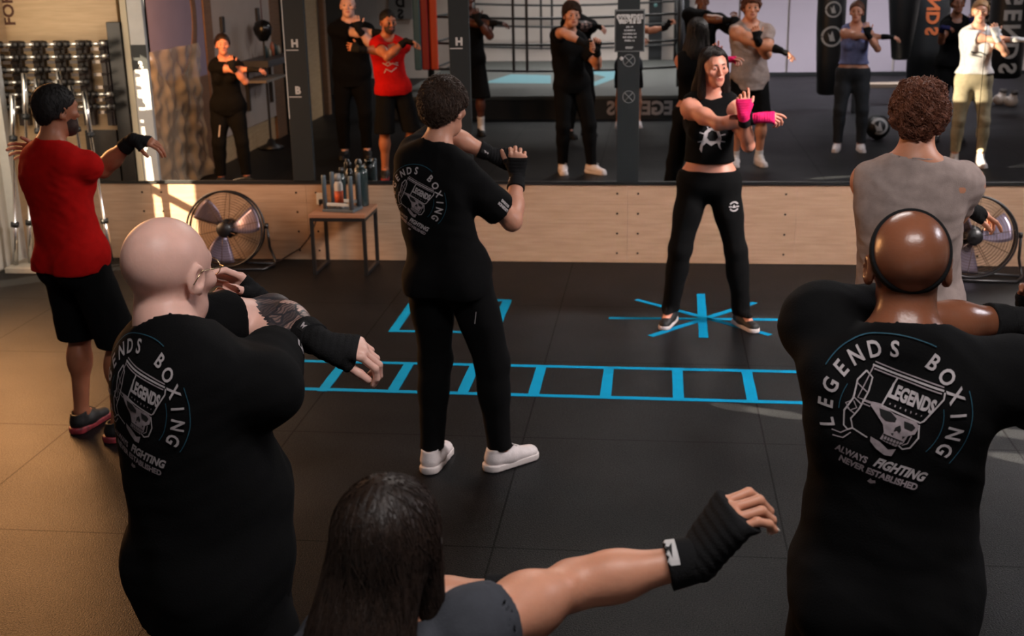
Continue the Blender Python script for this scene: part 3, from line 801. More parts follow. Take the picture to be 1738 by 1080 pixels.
def hair(J, material, style='short', seed=1, thick=.014, res=None, nst=500, amp=.003, line=None, back=-.07, front=.078, extra=None, st_len=.05, st_r=.0012, curl=0.0, length=.28, name='hair', fall=(-.02, 0), low=.6, lift=0.0, topz=0.0, wid=(.082, .055), fz=.072):
    e, Hp, RH = J['e'], J['Hp'], J['RH']; h = res or max(J['fres'], .004)
    c = [Ell(Hp(0, -.014, .036 + topz), (np.array([.0765, .098, .086]) + thick) * e, RH, k=.02),
         Ell(Hp(0, -.045, -.012), (np.array([.066, .055, .06]) + thick * low) * e, RH, k=.03)]
    if style == 'quiff': c += [Ell(Hp(0, .045, .105), np.array([.066, .05, .03]) * e, RH, k=.02), Ell(Hp(0, -.02, .115), np.array([.065, .07, .03]) * e, RH, k=.02)]
    ext = []
    if style == 'long':
        fy, fx = fall
        ext = [Cone(Hp(0, -.055, .03), Hp(fx, -.085 + fy, -.16), .083 * e, wid[0] * e, k=.03, u=RH @ np.array([0, 1, 0]), sq=.62),
               Cone(Hp(fx, -.085 + fy, -.15), Hp(fx * 1.4, -.095 + fy * 1.3, -length), wid[0] * e, wid[1] * e, k=.03, u=RH @ np.array([0, 1, 0]), sq=.5),
               Cone(Hp(.072, -.005, .02), Hp(.082, .0, -.17), .026 * e, .030 * e, k=.03), Cone(Hp(-.072, -.005, .02), Hp(-.082, .0, -.17), .026 * e, .030 * e, k=.03)]
    if style == 'tied': ext = [Ell(Hp(0, -.115, .01), np.array([.03, .035, .035]) * e, RH, k=.02), Cone(Hp(0, -.125, 0), Hp(.01, -.12, -.14), .024 * e, .012 * e, k=.02)]
    pts = [b for p in c + ext for b in p.bounds()]
    lo = np.min(pts, 0) - .03; hi = np.max(pts, 0) + .03
    S = Field(lo, hi, h).add(c)
    p0 = np.array([0, front, fz]); p1 = np.array([0, -.09, back]); d = p1 - p0; nrm = unit(np.array([0, -d[2], d[1]]))
    if nrm[1] < 0: nrm = -nrm
    Xg, Yg, Zg = S.grid(); shp = S.a.shape
    Pg = np.stack([np.broadcast_to(q, shp).ravel() for q in (Xg, Yg, Zg)], 1)
    cl = (Pg - Hp(*p0)) @ (RH @ nrm) + (.0075 * sines(Pg, 60, seed + 40, 5) + .003 * sines(Pg, 160, seed + 41, 4)) * (e if style != 'tied' else .5)
    S.a = np.maximum(S.a, cl.reshape(shp).astype(np.float32))
    if ext:
        Q = Field(lo, hi, h).add(ext); S.a = np.minimum(S.a, Q.a)
        S.add([Ell(Hp(0, .075, -.03), np.array([.062, .09, .105]) * e, RH, k=.02, op='sub')])
    if extra: S.add(extra)
    v, f = S.mesh()
    n = vnormals(v, f); loc = (v - J['Hc']) @ RH / e
    ang = np.arctan2(loc[:, 0], -loc[:, 1] + .02)
    if style in ('curly',):
        v = v + n * (sines(v, 130, seed, 9) * amp + sines(v, 60, seed + 3, 6) * amp * .8)[:, None]
    else:
        v = v + n * (np.sin(ang * 34 + 2.2 * sines(v, 25, seed)) * amp * .35 + sines(v, 45, seed + 1, 6, (1, 1, .35)) * amp)[:, None]
    if nst:
        crown = J['Hc'] + RH @ np.array([0, -.05, .13]) * e; down = np.array([0, 0, -1.])
        if style in ('long', 'tied'): fl = lambda p: down * .8 + unit(p - crown) * .6
        elif style == 'quiff': fl = lambda p: unit(p - crown) * .8 + (RH @ np.array([.4, .35, 0]))
        else: fl = lambda p: unit(p - crown) * .8 + down * .25
        sv, sf = strands(v, f, fl, nst, st_len, st_r, seed, curl=curl, spread=.3 + 25 * lift, lift=lift)
        f = np.concatenate([f, sf + len(v)]); v = np.concatenate([v, sv])
    o = from_np(name, v, f, material, J['root']); J['hair'] = o
    return o

def beard(J, material, thick=.0035, res=None):
    e, Hp, RH = J['e'], J['Hp'], J['RH']; h = res or max(J['fres'] * .8, .0035)
    S = Field(J['Hc'] - .15 * e, J['Hc'] + .13 * e, h).add(J['head'][:5], off=thick * e)
    S.cut(Hp(0, .03, -.040), RH @ unit((0, -.75, 1))).cut(Hp(0, .0, 0), RH @ np.array([0, -1., 0])).cut(Hp(0, .03, -.118), RH @ unit((0, -.2, -1.)))
    S.add([Ell(Hp(0, .1, -.0592), np.array([.026, .05, .012]) * e, RH, k=.006, op='sub')])
    v, f = S.mesh(); return from_np('beard', v, f, material, J['root'])

# ------------------------------------------------------------------ prints on cloth: flat shapes projected on a mesh along a direction
def text_tris(txt, size, bold=0.0, align='CENTER', shear=0.0, cond=1.0):
    cu = bpy.data.curves.new('t', 'FONT'); cu.body = txt; cu.size = size; cu.align_x = align; cu.align_y = 'CENTER'; cu.offset = bold; cu.shear = shear
    cu.resolution_u = 3
    o = bpy.data.objects.new('t', cu); COL.objects.link(o)
    dg = bpy.context.evaluated_depsgraph_get(); dg.update()
    me = bpy.data.meshes.new_from_object(o.evaluated_get(dg))
    V = np.array([tuple(v.co) for v in me.vertices]).reshape(-1, 3)[:, :2]; F = [tuple(p.vertices) for p in me.polygons]
    bpy.data.objects.remove(o); bpy.data.curves.remove(cu); bpy.data.meshes.remove(me)
    V = V * np.array([cond, 1.0]) if len(V) else V
    return V, F
def poly_tris(pts):
    pts = np.array(pts, float); t = tessellate_polygon([[Vector((p[0], p[1], 0)) for p in pts]])
    return pts, [tuple(q) for q in t]
def ribbon(pts, w, closed=False):
    pts = np.array(pts, float); n = len(pts); V = []; F = []
    for i in range(n):
        a = pts[(i - 1) % n] if closed or i else pts[i]; b = pts[(i + 1) % n] if closed or i < n - 1 else pts[i]
        t = b - a; t = t / (np.linalg.norm(t) + 1e-9); q = np.array([-t[1], t[0]]) * w / 2
        V += [pts[i] + q, pts[i] - q]
    for i in range(n if closed else n - 1):
        j = (i + 1) % n; F.append((2*i, 2*i+1, 2*j+1, 2*j))
    return np.array(V), F
def arc(cx, cy, rx, ry, a0, a1, n=40): return [(cx + rx * math.cos(rad(a0 + (a1 - a0) * i / n)), cy + ry * math.sin(rad(a0 + (a1 - a0) * i / n))) for i in range(n + 1)]
def project(name, shapes, target, c, U, Vv, D, mats, parent, off=.0016, maxe=.012, local=True):
    """shapes: list of (V2, F, material index, lift). c + u U + v V, thrown along D on the target mesh"""
    c = np.array(c, float); U = np.array(U, float); Vv = np.array(Vv, float); D = unit(D)
    bm = bmesh.new()
    for (V2, F, mi, lift) in shapes:
        vs = [bm.verts.new((p[0], p[1], lift)) for p in V2]
        for f in F:
            try: fc = bm.faces.new([vs[i] for i in f]); fc.material_index = mi
            except ValueError: pass
    bmesh.ops.triangulate(bm, faces=bm.faces[:])
    for _ in range(4):
        ed = [e for e in bm.edges if e.calc_length() > maxe]
        if not ed: break
        bmesh.ops.subdivide_edges(bm, edges=ed, cuts=1)
        bmesh.ops.triangulate(bm, faces=[f for f in bm.faces if len(f.verts) > 3])
    tv, tf = target
    tree = BVHTree.FromPolygons([tuple(v) for v in tv], [tuple(int(i) for i in q) for q in tf])
    dead = []
    for v in bm.verts:
        st = Vector(c + U * v.co.x + Vv * v.co.y - D * .5)
        hit = tree.ray_cast(st, Vector(D), 1.2)
        if hit[0] is None: dead.append(v); continue
        n = hit[1]
        if n.dot(Vector(D)) > 0: n = -n
        v.co = hit[0] + n * (off + v.co.z)
    bmesh.ops.delete(bm, geom=dead, context='VERTS')
    ln = [f for f in bm.faces if max(e.calc_length() for e in f.edges) > .06]
    bmesh.ops.delete(bm, geom=ln, context='FACES')
    me = bpy.data.meshes.new(name); bm.to_mesh(me); bm.free()
    return mesh_obj(name, me, mats, parent)
def xf(VF, dx=0, dy=0, rot=0, sc=1.0):
    V, F = VF; a = rad(rot); R = np.array([[math.cos(a), -math.sin(a)], [math.sin(a), math.cos(a)]])
    return (np.asarray(V) * sc) @ R.T + np.array([dx, dy]), F

_chars = {}
def char(ch, bold=.012):
    if (ch, bold) not in _chars: _chars[(ch, bold)] = text_tris(ch, 1.0, bold)
    return _chars[(ch, bold)]
def club_print(lines=True):
    """round back print: unit radius 1 = the lettering's mean radius"""
    S = []
    W = 0; G = 1; B = 2; K = 3
    # arched lettering, read clockwise
    s1 = 'LEGENDS BOXING'; a0, a1 = 196, -33
    for i, chx in enumerate(s1):
        if chx == ' ': continue
        a = a0 + (a1 - a0) * i / (len(s1) - 1)
        v, f = char(chx, .022)
        v = np.asarray(v) * np.array([.30, .33]) 
        S.append(xf((v, f), math.cos(rad(a)) * 1.0, math.sin(rad(a)) * 1.0, a - 90) + (W, 0))
    if lines:
        S.append(ribbon(arc(0, 0, 1.22, 1.22, 150, 60), .014) + (B, 0)); S.append(ribbon(arc(0, 0, 1.22, 1.22, 20, -40), .014) + (B, 0))
        S.append(ribbon(arc(0, 0, .80, .80, 180, 150), .012) + (B, 0)); S.append(ribbon(arc(0, 0, .80, .80, 10, -45), .012) + (B, 0))
    t = -17
    def add(vf, m, lift=0.0): S.append(xf(vf, 0, 0, 0) + (m, lift))
    def Rr(p): a = rad(t); return [(q[0] * math.cos(a) - q[1] * math.sin(a), q[0] * math.sin(a) + q[1] * math.cos(a)) for q in p]
    # hat
    w = .020
    add(ribbon(Rr([(-.52, .60), (.62, .62)]), .030), W); add(ribbon(Rr([(-.50, .66), (.60, .67)]), w), G); add(ribbon(Rr([(-.48, .55), (.60, .57)]), w), G)
    add(ribbon(Rr([(.64, .60), (.66, .50), (.50, .08), (.46, .04), (-.18, .08)]), .026), W)
    add(ribbon(Rr([(-.10, .55), (-.18, .08)]), .026), W); add(ribbon(Rr([(-.50, .60), (-.56, .05), (-.18, .08)]), w), G)
    # LEGENDS band with drips
    v, f = text_tris('LEGENDS', .22, .010); v = np.asarray(v) * np.array([.78, 1.35])
    S.append((np.array(Rr([(p[0] + .22, p[1] + .33) for p in v])), f, W, 0))
    rs = random.Random(3)
    for i in range(8):
        x = -.08 + i * .085; y = .16; S.append((np.array(Rr([(x, y), (x + .018, y), (x + .018, y - .05 * rs.random() - .01), (x, y - .03)])), [(0, 1, 2, 3)], G, 0))
    # skull: bone, then dark sockets over it
    bone = Rr([(-.34, .08), (-.20, .10), (.05, .03), (.40, .03), (.47, -.02), (.45, -.16), (.36, -.22), (.34, -.36), (.25, -.46), (.06, -.44), (-.02, -.42), (.00, -.30), (-.06, -.18), (-.22, -.06), (-.34, .02)])
    add(poly_tris(bone), G)
    jaw = Rr([(-.16, -.44), (.0, -.47), (.16, -.55), (.27, -.50), (.25, -.64), (.14, -.66), (-.02, -.60), (-.14, -.52)])
    add(poly_tris(jaw), G)
    def dark(p): add(poly_tris(Rr(p)), K, .0008)
    dark([(-.20, .03), (-.02, .04), (.10, -.02), (.10, -.08), (-.04, -.11), (-.14, -.07)])
    dark([(.22, -.02), (.36, -.02), (.42, -.06), (.38, -.13), (.26, -.12)])
    dark([(.13, -.16), (.19, -.10), (.23, -.17), (.22, -.22), (.17, -.19), (.13, -.23)])
    for i in range(6): dark([(.02 + i * .05, -.33), (.032 + i * .05, -.33), (.03 + i * .05, -.45), (.02 + i * .05, -.45)])
    dark([(.00, -.315), (.33, -.33), (.33, -.345), (.0, -.335)]); dark([(.02, -.40), (.30, -.40), (.30, -.41), (.02, -.415)])
    dark([(.10, -.27), (.14, -.25), (.14, -.29)]); dark([(.28, -.25), (.33, -.24), (.30, -.29)])
    # chin strap and boxing glove outlines
    add(ribbon(Rr([(.46, .0), (.52, -.20), (.46, -.40), (.36, -.46), (.28, -.42)]), .026), W); add(ribbon(Rr([(.41, -.2), (.40, -.34), (.33, -.40)]), .018), G)
    add(ribbon(Rr([(-.58, .48), (-.66, .30), (-.62, .02), (-.68, -.22), (-.60, -.46), (-.52, -.50), (-.46, -.44)]), .026), W)
    add(ribbon(Rr([(-.58, .48), (-.46, .42), (-.44, .20), (-.48, -.10), (-.54, -.30), (-.46, -.44), (-.20, -.48)]), .024), W)
    add(ribbon(Rr([(-.66, .26), (-.46, .18)]), .018), G); add(ribbon(Rr([(-.64, .04), (-.48, -.02)]), .018), G); add(ribbon(Rr([(-.66, -.16), (-.52, -.20)]), .018), G)
    add(ribbon(Rr([(-.62, -.02), (-.70, -.10), (-.60, -.18), (-.52, -.10), (-.60, -.02)]), .018), G)
    add(ribbon(Rr([(-.52, -.50), (-.60, -.60), (-.74, -.62)]), .018), G); add(ribbon(Rr([(-.46, -.52), (-.54, -.66), (-.70, -.70)]), .018), G)
    add(ribbon(Rr([(-.48, .04), (-.20, .06)]), .018), G); add(ribbon(Rr([(-.48, .0), (-.34, .0)]), .018), G)
    # the two lines of lettering below
    def line(txt, size, cx, cy, bold, shear=0, cond=1.0, m=G):
        v, f = text_tris(txt, size, bold, shear=shear); v = np.asarray(v) * np.array([cond, 1])
        S.append(xf((v, f), cx, cy, t) + (m, 0))
    line('ALWAYS', .16, -.56, -.735, .006, 0, .82); line('FIGHTING', .23, .19, -.93, .010, .35, .78, W)
    line('NEVER ESTABLISHED', .155, -.13, -1.04, .007, 0, .90)
    S.append(xf(poly_tris([(-.06, -.03), (.0, -.05), (.07, -.01), (.05, .04), (.0, .02), (-.03, .05)]), -.22, -1.18, t) + (G, 0))
    return S
CLUB = None
def back_print(J, centre_px, radius, Yb, lines=True, turn=0):
    """the club's round print on the back of a tee"""
    global CLUB
    if CLUB is None: CLUB = club_print(True)
    L = J['L']; root = J['root']; RT = J['RT']
    w = wpt(centre_px[0], centre_px[1], Yb)
    Rt = RT @ rotz(rad(turn)); U = Rt @ np.array([1., 0, 0]); Vv = Rt @ np.array([0, 0, 1.]); D = Rt @ np.array([0, 1., 0])
    # centre: follow the view ray to the shirt
    v, f = J['shirtVF']
    tree = BVHTree.FromPolygons([tuple(q) for q in v], [tuple(int(i) for i in q) for q in f])
    c0 = L(CPOS); d = unit(L(w) - c0); hit = tree.ray_cast(Vector(c0), Vector(d), 20)
    c = np.array(hit[0]) if hit[0] is not None else L(w)
    o = project('back_print', [(np.asarray(a) * radius, b, m, l) for (a, b, m, l) in CLUB], J['shirtVF'], c, U, Vv, D, [PRINT, PRINTG, PRINTB, PRINTK], J['shirt'], off=.0035, maxe=.014)
    return o
# ------------------------------------------------------------------ the hall
XL, XR, YB, ZC = -4.95, 6.6, -14.3, 4.6
FLOOR = mat('rubber_floor', lin(44, 45, 48), rough=.46, spec=.17)
def rubber():
    m = FLOOR; nt = m.node_tree; N = nt.nodes; L = nt.links; b = N['Principled BSDF']
    tc = [n for n in N if n.type == 'TEX_COORD'][0]
    mp = N.new('ShaderNodeMapping'); mp.inputs['Location'].default_value = (.63, .05, 0); L.new(tc.outputs['Object'], mp.inputs['Vector'])
    br = N.new('ShaderNodeTexBrick'); br.offset = 0; br.inputs['Scale'].default_value = 1; br.inputs['Brick Width'].default_value = 1.16; br.inputs['Row Height'].default_value = 1.16
    br.inputs['Mortar Size'].default_value = .005; br.inputs['Mortar Smooth'].default_value = .3
    br.inputs['Color1'].default_value = lin(13, 14, 16); br.inputs['Color2'].default_value = lin(13, 14, 16); br.inputs['Mortar'].default_value = lin(5, 5, 5)
    L.new(mp.outputs['Vector'], br.inputs['Vector'])
    n1 = N.new('ShaderNodeTexNoise'); n1.inputs['Scale'].default_value = 170; n1.inputs['Detail'].default_value = 2; L.new(tc.outputs['Object'], n1.inputs['Vector'])
    n2 = N.new('ShaderNodeTexNoise'); n2.inputs['Scale'].default_value = 1.7; n2.inputs['Detail'].default_value = 6; L.new(tc.outputs['Object'], n2.inputs['Vector'])
    m1 = N.new('ShaderNodeMapRange'); m1.inputs['From Min'].default_value = .35; m1.inputs['From Max'].default_value = .7; m1.inputs['To Min'].default_value = .82; m1.inputs['To Max'].default_value = 1.18; L.new(n2.outputs['Fac'], m1.inputs['Value'])
    m2 = N.new('ShaderNodeMapRange'); m2.inputs['From Min'].default_value = .35; m2.inputs['From Max'].default_value = .68; m2.inputs['To Min'].default_value = .55; m2.inputs['To Max'].default_value = 1.6; L.new(n1.outputs['Fac'], m2.inputs['Value'])
    mu = N.new('ShaderNodeMath'); mu.operation = 'MULTIPLY'; L.new(m1.outputs['Result'], mu.inputs[0]); L.new(m2.outputs['Result'], mu.inputs[1])
    mx = N.new('ShaderNodeVectorMath'); mx.operation = 'SCALE'; L.new(br.outputs['Color'], mx.inputs[0]); L.new(mu.outputs[0], mx.inputs['Scale'])
    L.new(mx.outputs['Vector'], b.inputs['Base Color'])
    bp = N.new('ShaderNodeBump'); bp.inputs['Strength'].default_value = .6; bp.inputs['Distance'].default_value = .003; L.new(n1.outputs['Fac'], bp.inputs['Height'])
    L.new(bp.outputs['Normal'], b.inputs['Normal'])
    inv = N.new('ShaderNodeMapRange'); inv.inputs['From Max'].default_value = 1; inv.inputs['To Min'].default_value = .145; inv.inputs['To Max'].default_value = .06; L.new(br.outputs['Fac'], inv.inputs['Value'])
    sp = N.new('ShaderNodeMath'); sp.operation = 'MULTIPLY'; L.new(inv.outputs['Result'], sp.inputs[0]); L.new(mu.outputs[0], sp.inputs[1]); L.new(sp.outputs[0], b.inputs['Specular IOR Level'])
rubber()
def ply(name, c1, c2, stretch=(1.2, 1.2, 14), rough=.55):
    return mat(name, lin(*c1), rough=rough, col2=lin(*c2), nscale=3.0, stretch=stretch, bump=.06, bscale=10)
PLY = ply('birch_plywood', (176, 142, 114), (194, 160, 132))
PLYL = ply('warm_plywood', (190, 158, 118), (206, 174, 134))
GREYW = mat('grey_wall', lin(196, 186, 178), rough=.8, noise=.03, nscale=4)
PURPW = mat('pale_lilac_panel', lin(190, 180, 192), rough=.6, noise=.02, nscale=4)
DARKW = mat('dark_paint', lin(26, 29, 31), rough=.6, noise=.06, nscale=5)
TEALK = mat('post_board_black', lin(22, 28, 30), rough=.55, noise=.05)
def S_(o): o['kind'] = 'structure'; return o
S_(box('floor', XL - 1.8, XR, YB, .06, -.06, 0, FLOOR))
S_(box('ceiling', XL - 1.8, XR, YB - .1, .1, ZC, ZC + .1, DARKW))
S_(box('wall_right', XR, XR + .1, YB, .06, 0, ZC, GREYW))
S_(box('wall_back', XL - 1.8, XR, YB - .1, YB, 0, ZC, GREYW))
S_(box('wall_front', XL - .1, XR, .10, .20, 0, ZC, DARKW))
S_(box('wall_front_bay', XL, -4.05, -.01, .10, .615, ZC, PLYL))
S_(box('trim_1', XL, XR, -.012, .02, .600, .624, mat('black_trim', lin(20, 21, 22), rough=.5)))
# plywood plinth below the mirror: boards with a seam, drilled with screws
bm = bmesh.new()
edges_ = [XL, -3.93, -2.69, -1.45, -.22, 1.02, 2.26, 3.5, 4.74, XR]
for a_, b_ in zip(edges_, edges_[1:]):
    for k in range(4): add_box(bm, a_ + .0008, b_ - .0008, 0, .08, .15 * k + .0006, .15 * (k + 1) - .0006)
S_(bm_obj('trim_2', bm, PLY))
SCREW = mat('dark_screw', lin(34, 28, 24), rough=.4, metal=.6)
bm = bmesh.new()
for xs in edges_[1:-1]:
    for dx in (-.078, .078):
        if abs(xs - 1.02) < .01 and dx > 0: continue
        for zz in (.073, .225, .378, .53):
            add_lathe(bm, [(0, .0035), (.006, .003), (.0085, .0), (.0085, -.002)], 10, Matrix.Translation((xs + dx, 0, zz)) @ Matrix.Rotation(PI / 2, 4, 'X'))
so_ = bm_obj('screws', bm, SCREW, None, True); so_['kind'] = 'structure'; so_.name = 'trim_3'
# left wall: plywood with the roller door opening next to the mirror
S_(box('wall_left', XL - .1, XL, -8.85, -2.55, 0, ZC, PLYL))
S_(box('wall_left_rear', -6.7, -6.6, YB, -8.85, 0, ZC, GREYW)); S_(box('wall_left_return', -6.7, XL, -8.90, -8.80, 0, ZC, GREYW))
S_(box('wall_left_lintel', XL - .1, XL, -2.55, .1, 2.75, ZC, PLYL))
S_(box('wall_left_jamb', XL - .1, XL, -.24, .1, 0, 2.75, PLYL))
S_(box('trim_4', XL - .14, XL + .02, -2.63, -2.55, 0, 2.80, WHITE))
S_(box('trim_5', XL - .14, XL + .02, -.26, -.18, 0, 2.80, WHITE))
bm = bmesh.new()
add_box(bm, XL - .09, XL - .05, -2.55, -1.16, 0, 2.75); add_box(bm, XL - .09, XL - .05, -.86, -.26, 0, 2.75)
add_box(bm, XL - .09, XL - .05, -1.16, -.86, 1.12, 1.17); add_box(bm, XL - .09, XL - .05, -1.16, -.86, 2.2, 2.75)
S_(bm_obj('door_sun_mask', bm, mat('sun_mask_panel', lin(216, 206, 190), rough=.5)))  # unseen panels added, gap and crossbars shaped to narrow the sun patch

# ---- mirrors
MIRROR = mat('mirror_glass', (.86, .87, .87, 1), rough=0.0, metal=1.0)
def mirror(x0, x1, label):
    o = box('wall_mirror', x0, x1, .0, .012, .624, 3.0, MIRROR); setp(o, label, 'mirror', None); return o
mirror(-3.845, -2.775, 'large wall mirror above the big fan, right of the pale post with a 2')
mirror(-2.605, -1.532, 'large wall mirror between the two posts marked H and B, above the side table')
mirror(-1.378, -.300, 'large wall mirror left of the poster post, reflecting the boxing ring')
mirror(-.143, 2.258, 'wide wall mirror right of the poster post, behind the coach')
mirror(2.262, 4.7, 'wall mirror at the right edge, beyond the fine joint')

# ---- marker posts on the mirror wall
def letters(txt, size, loc, mats, parent, name='lettering', rot=(PI/2, 0, 0), bold=0.004, cond=1.0, depth=.0015):
    v, f = text_tris(txt, size, bold, cond=cond)
    V = np.column_stack([v[:, 0], v[:, 1], np.zeros(len(v))])
    o = from_np(name, V, f, mats, parent, False); o.location = loc; o.rotation_euler = rot; return o
def post(x0, x1, label, m=None, z0=.624, z1=3.0):
    p = empty('marker_post', ((x0 + x1) / 2, -.0, 0), 0, label, 'post')
    box('board', x0 - (x0 + x1) / 2, x1 - (x0 + x1) / 2, -.022, .03, z0, z1, m or TEALK, p, .002)
    return p
for (xa, xb, lb) in ((-2.775, -2.608, 'dark upright board with white H and B marks, left of the side table'), (-1.532, -1.380, 'dark upright board with white H and B marks, above the black-haired head')):
    p = post(xa, xb, lb)
    for ch, z in (('H', 1.655), ('B', 1.310)):
        letters(ch, .075, (.0, -.0232, z), LETTER, p)
        box('underline', -.07, .025, -.0236, -.0215, z - .050, z - .043, LETTER, p)
    if xa < -2: box('edge_stripe', -.083, -.076, -.0236, -.0215, 1.10, 3.0, LETTER, p)
p = post(-.302, -.142, 'dark upright board carrying the black poster and two crossed circles')
for z in (1.51, 1.25):
    bm = bmesh.new()
    add_tube(bm, [(.004 + .043 * math.cos(t), -.0235, z + .043 * math.sin(t)) for t in [2 * PI * k / 28 for k in range(28)]], .003, 6, closed=True)
    for a_ in (45, 135): add_tube(bm, [(.004 - .04 * math.cos(rad(a_)), -.0235, z - .04 * math.sin(rad(a_))), (.004 + .04 * math.cos(rad(a_)), -.0235, z + .04 * math.sin(rad(a_)))], .003, 6)
    bm_obj('crossed_circle', bm, mat('grey_mark', lin(120, 120, 120), rough=.6), p, True)
bm = bmesh.new(); add_lathe(bm, [(0, .004), (.012, .003), (.014, 0)], 16, Matrix.Translation((-.05, -.022, 1.525)) @ Matrix.Rotation(PI / 2, 4, 'X'))
bm_obj('sticker', bm, LETTER, p)
pp = empty('poster', (-.215, -.0235, 1.72), 0, 'black framed poster with white headline on the dark upright board', 'poster')
box('frame', -.108, .108, -.012, .0, -.148, .148, mat('grey_frame', lin(104, 106, 106), rough=.5), pp, .002)
box('sheet', -.099, .099, -.0135, -.010, -.139, .139, mat('poster_black', lin(18, 19, 20), rough=.5), pp)
letters('CARD FACE', .034, (0, -.0142, .098), LETTER, pp, 'headline', bold=.006); letters('WAZUG', .034, (0, -.0142, .066), LETTER, pp, 'headline', bold=.006, cond=1.2)
for i, tx in enumerate(('JAB, 1-2', '3-2 BODY 2', '1-2-3 ROLL 2-3', 'SLIP, ROLL, 1-2', 'FINISH, 1-2')): letters(tx, .015, (0, -.0142, .028 - i * .024), LETTER, pp, 'line', bold=.001)
letters('LEGENDS', .012, (0, -.0142, -.118), LETTER, pp, 'line')
# pale post at the left end of the mirrors, with the 2
p = post(-3.965, -3.848, 'pale upright panel with a black 2 box at the end of the mirrors', mat('pale_post', lin(206, 202, 196), rough=.6, noise=.04))
box('edge_strip', -.110, -.062, -.030, .03, .624, 3.0, mat('cream_strip', lin(206, 190, 160), rough=.6), p, .002)
box('number_box', -.058, .062, -.0245, -.0215, 1.47, 1.66, TEALK, p); letters('2', .065, (.005, -.0252, 1.51), WHITE, p, bold=.004)
box('underline', -.045, .055, -.0255, -.0240, 1.468, 1.478, WHITE, p)
lb = box('wall_board', -4.40, -4.145, -.04, -.012, .625, 1.02, mat('black_board', lin(19, 16, 14), rough=.35, noise=.5, nscale=22), None, .004)
setp(lb, 'short black board on the wall below the dumbbell rack', 'board')
wl = text_tris('FORM', .125, .004); wv = np.asarray(wl[0])
wo = from_np('wall_lettering', np.column_stack([-4.905 - wv[:, 1], np.full(len(wv), -.0115), 1.98 + wv[:, 0]]), wl[1], mat('brown_letters', lin(84, 48, 30), rough=.6), None, False); setp(wo, 'dark brown upright lettering on the plywood wall in the left corner', 'lettering')
db = box('wall_board', -4.13, -4.02, -.05, -.012, .625, 1.83, mat('black_board', lin(19, 16, 14), rough=.5, noise=.5, nscale=22), None, .004)
setp(db, 'tall black board on the wall between the dumbbell rack and the pale post', 'board')
# ------------------------------------------------------------------ tape on the floor
TAPE = mat('cyan_tape', lin(5, 138, 184), rough=.8, spec=.1, noise=.06, nscale=8)
def strip(name, a, b, w, parent, z=.0016):
    a = Vector((a[0], a[1])); b = Vector((b[0], b[1])); t = (b - a).normalized(); n = Vector((-t.y, t.x)) * w / 2
    bm = bmesh.new(); o = Vector(parent.location[:2])
    k = max(2, int((b - a).length / .12)); rs = random.Random(int(a.x * 977 + b.y * 331)); L_ = []; R_ = []
    for i in range(k + 1):
        p = a + (b - a) * i / k; j = n * (1 + rs.uniform(-.05, .05))
        L_.append(p + j - o); R_.append(p - j - o)
    top = [(bm.verts.new((l.x, l.y, z)), bm.verts.new((r.x, r.y, z))) for l, r in zip(L_, R_)]
    bot = [(bm.verts.new((l.x, l.y, .0002)), bm.verts.new((r.x, r.y, .0002))) for l, r in zip(L_, R_)]
    for i in range(k):
        bm.faces.new((top[i][0], top[i][1], top[i+1][1], top[i+1][0])); bm.faces.new((bot[i][0], bot[i+1][0], bot[i+1][1], bot[i][1]))
        bm.faces.new((top[i][0], top[i+1][0], bot[i+1][0], bot[i][0])); bm.faces.new((top[i][1], bot[i][1], bot[i+1][1], top[i+1][1]))
    for q in (0, k): bm.faces.new((top[q][0], bot[q][0], bot[q][1], top[q][1]))
    return bm_obj(name, bm, TAPE, parent)
t = empty('tape_ladder', (-.4, -2.7, 0), 0, 'long agility ladder of bright blue tape across the dark floor', 'floor tape')
strip('rail', (-2.12, -2.449), (2.4, -2.475), .040, t); strip('rail', (-2.12, -2.915), (2.4, -2.985), .042, t)
for i in range(11):
    x = -1.80 + .3855 * i; strip('rung', (x - .0, -2.452), (x, -2.95), .058, t, .0022)
t = empty('tape_star', (.30, -1.50, 0), 0, 'eight-armed star of bright blue tape under the feet of the coach', 'floor tape')
for a_, b_ in (((-.30, -1.475), (.80, -1.455)), ((-.13, -1.03), (.70, -1.785)), ((.66, -1.06), (-.03, -1.85))): strip('tape_arm', a_, b_, .045, t)
strip('tape_arm', (.308, -.87), (.294, -1.86), .058, t, .0024)
t = empty('tape_square', (-1.32, -1.46, 0), 0, 'square outline of bright blue tape behind the legs of the black joggers', 'floor tape')
for a_, b_ in (((-1.66, -1.83), (-.98, -1.83)), ((-1.66, -1.10), (-.98, -1.09))): strip('side', a_, b_, .040, t)
for x in (-1.64, -1.005): strip('side', (x, -1.08), (x, -1.85), .060, t, .0022)

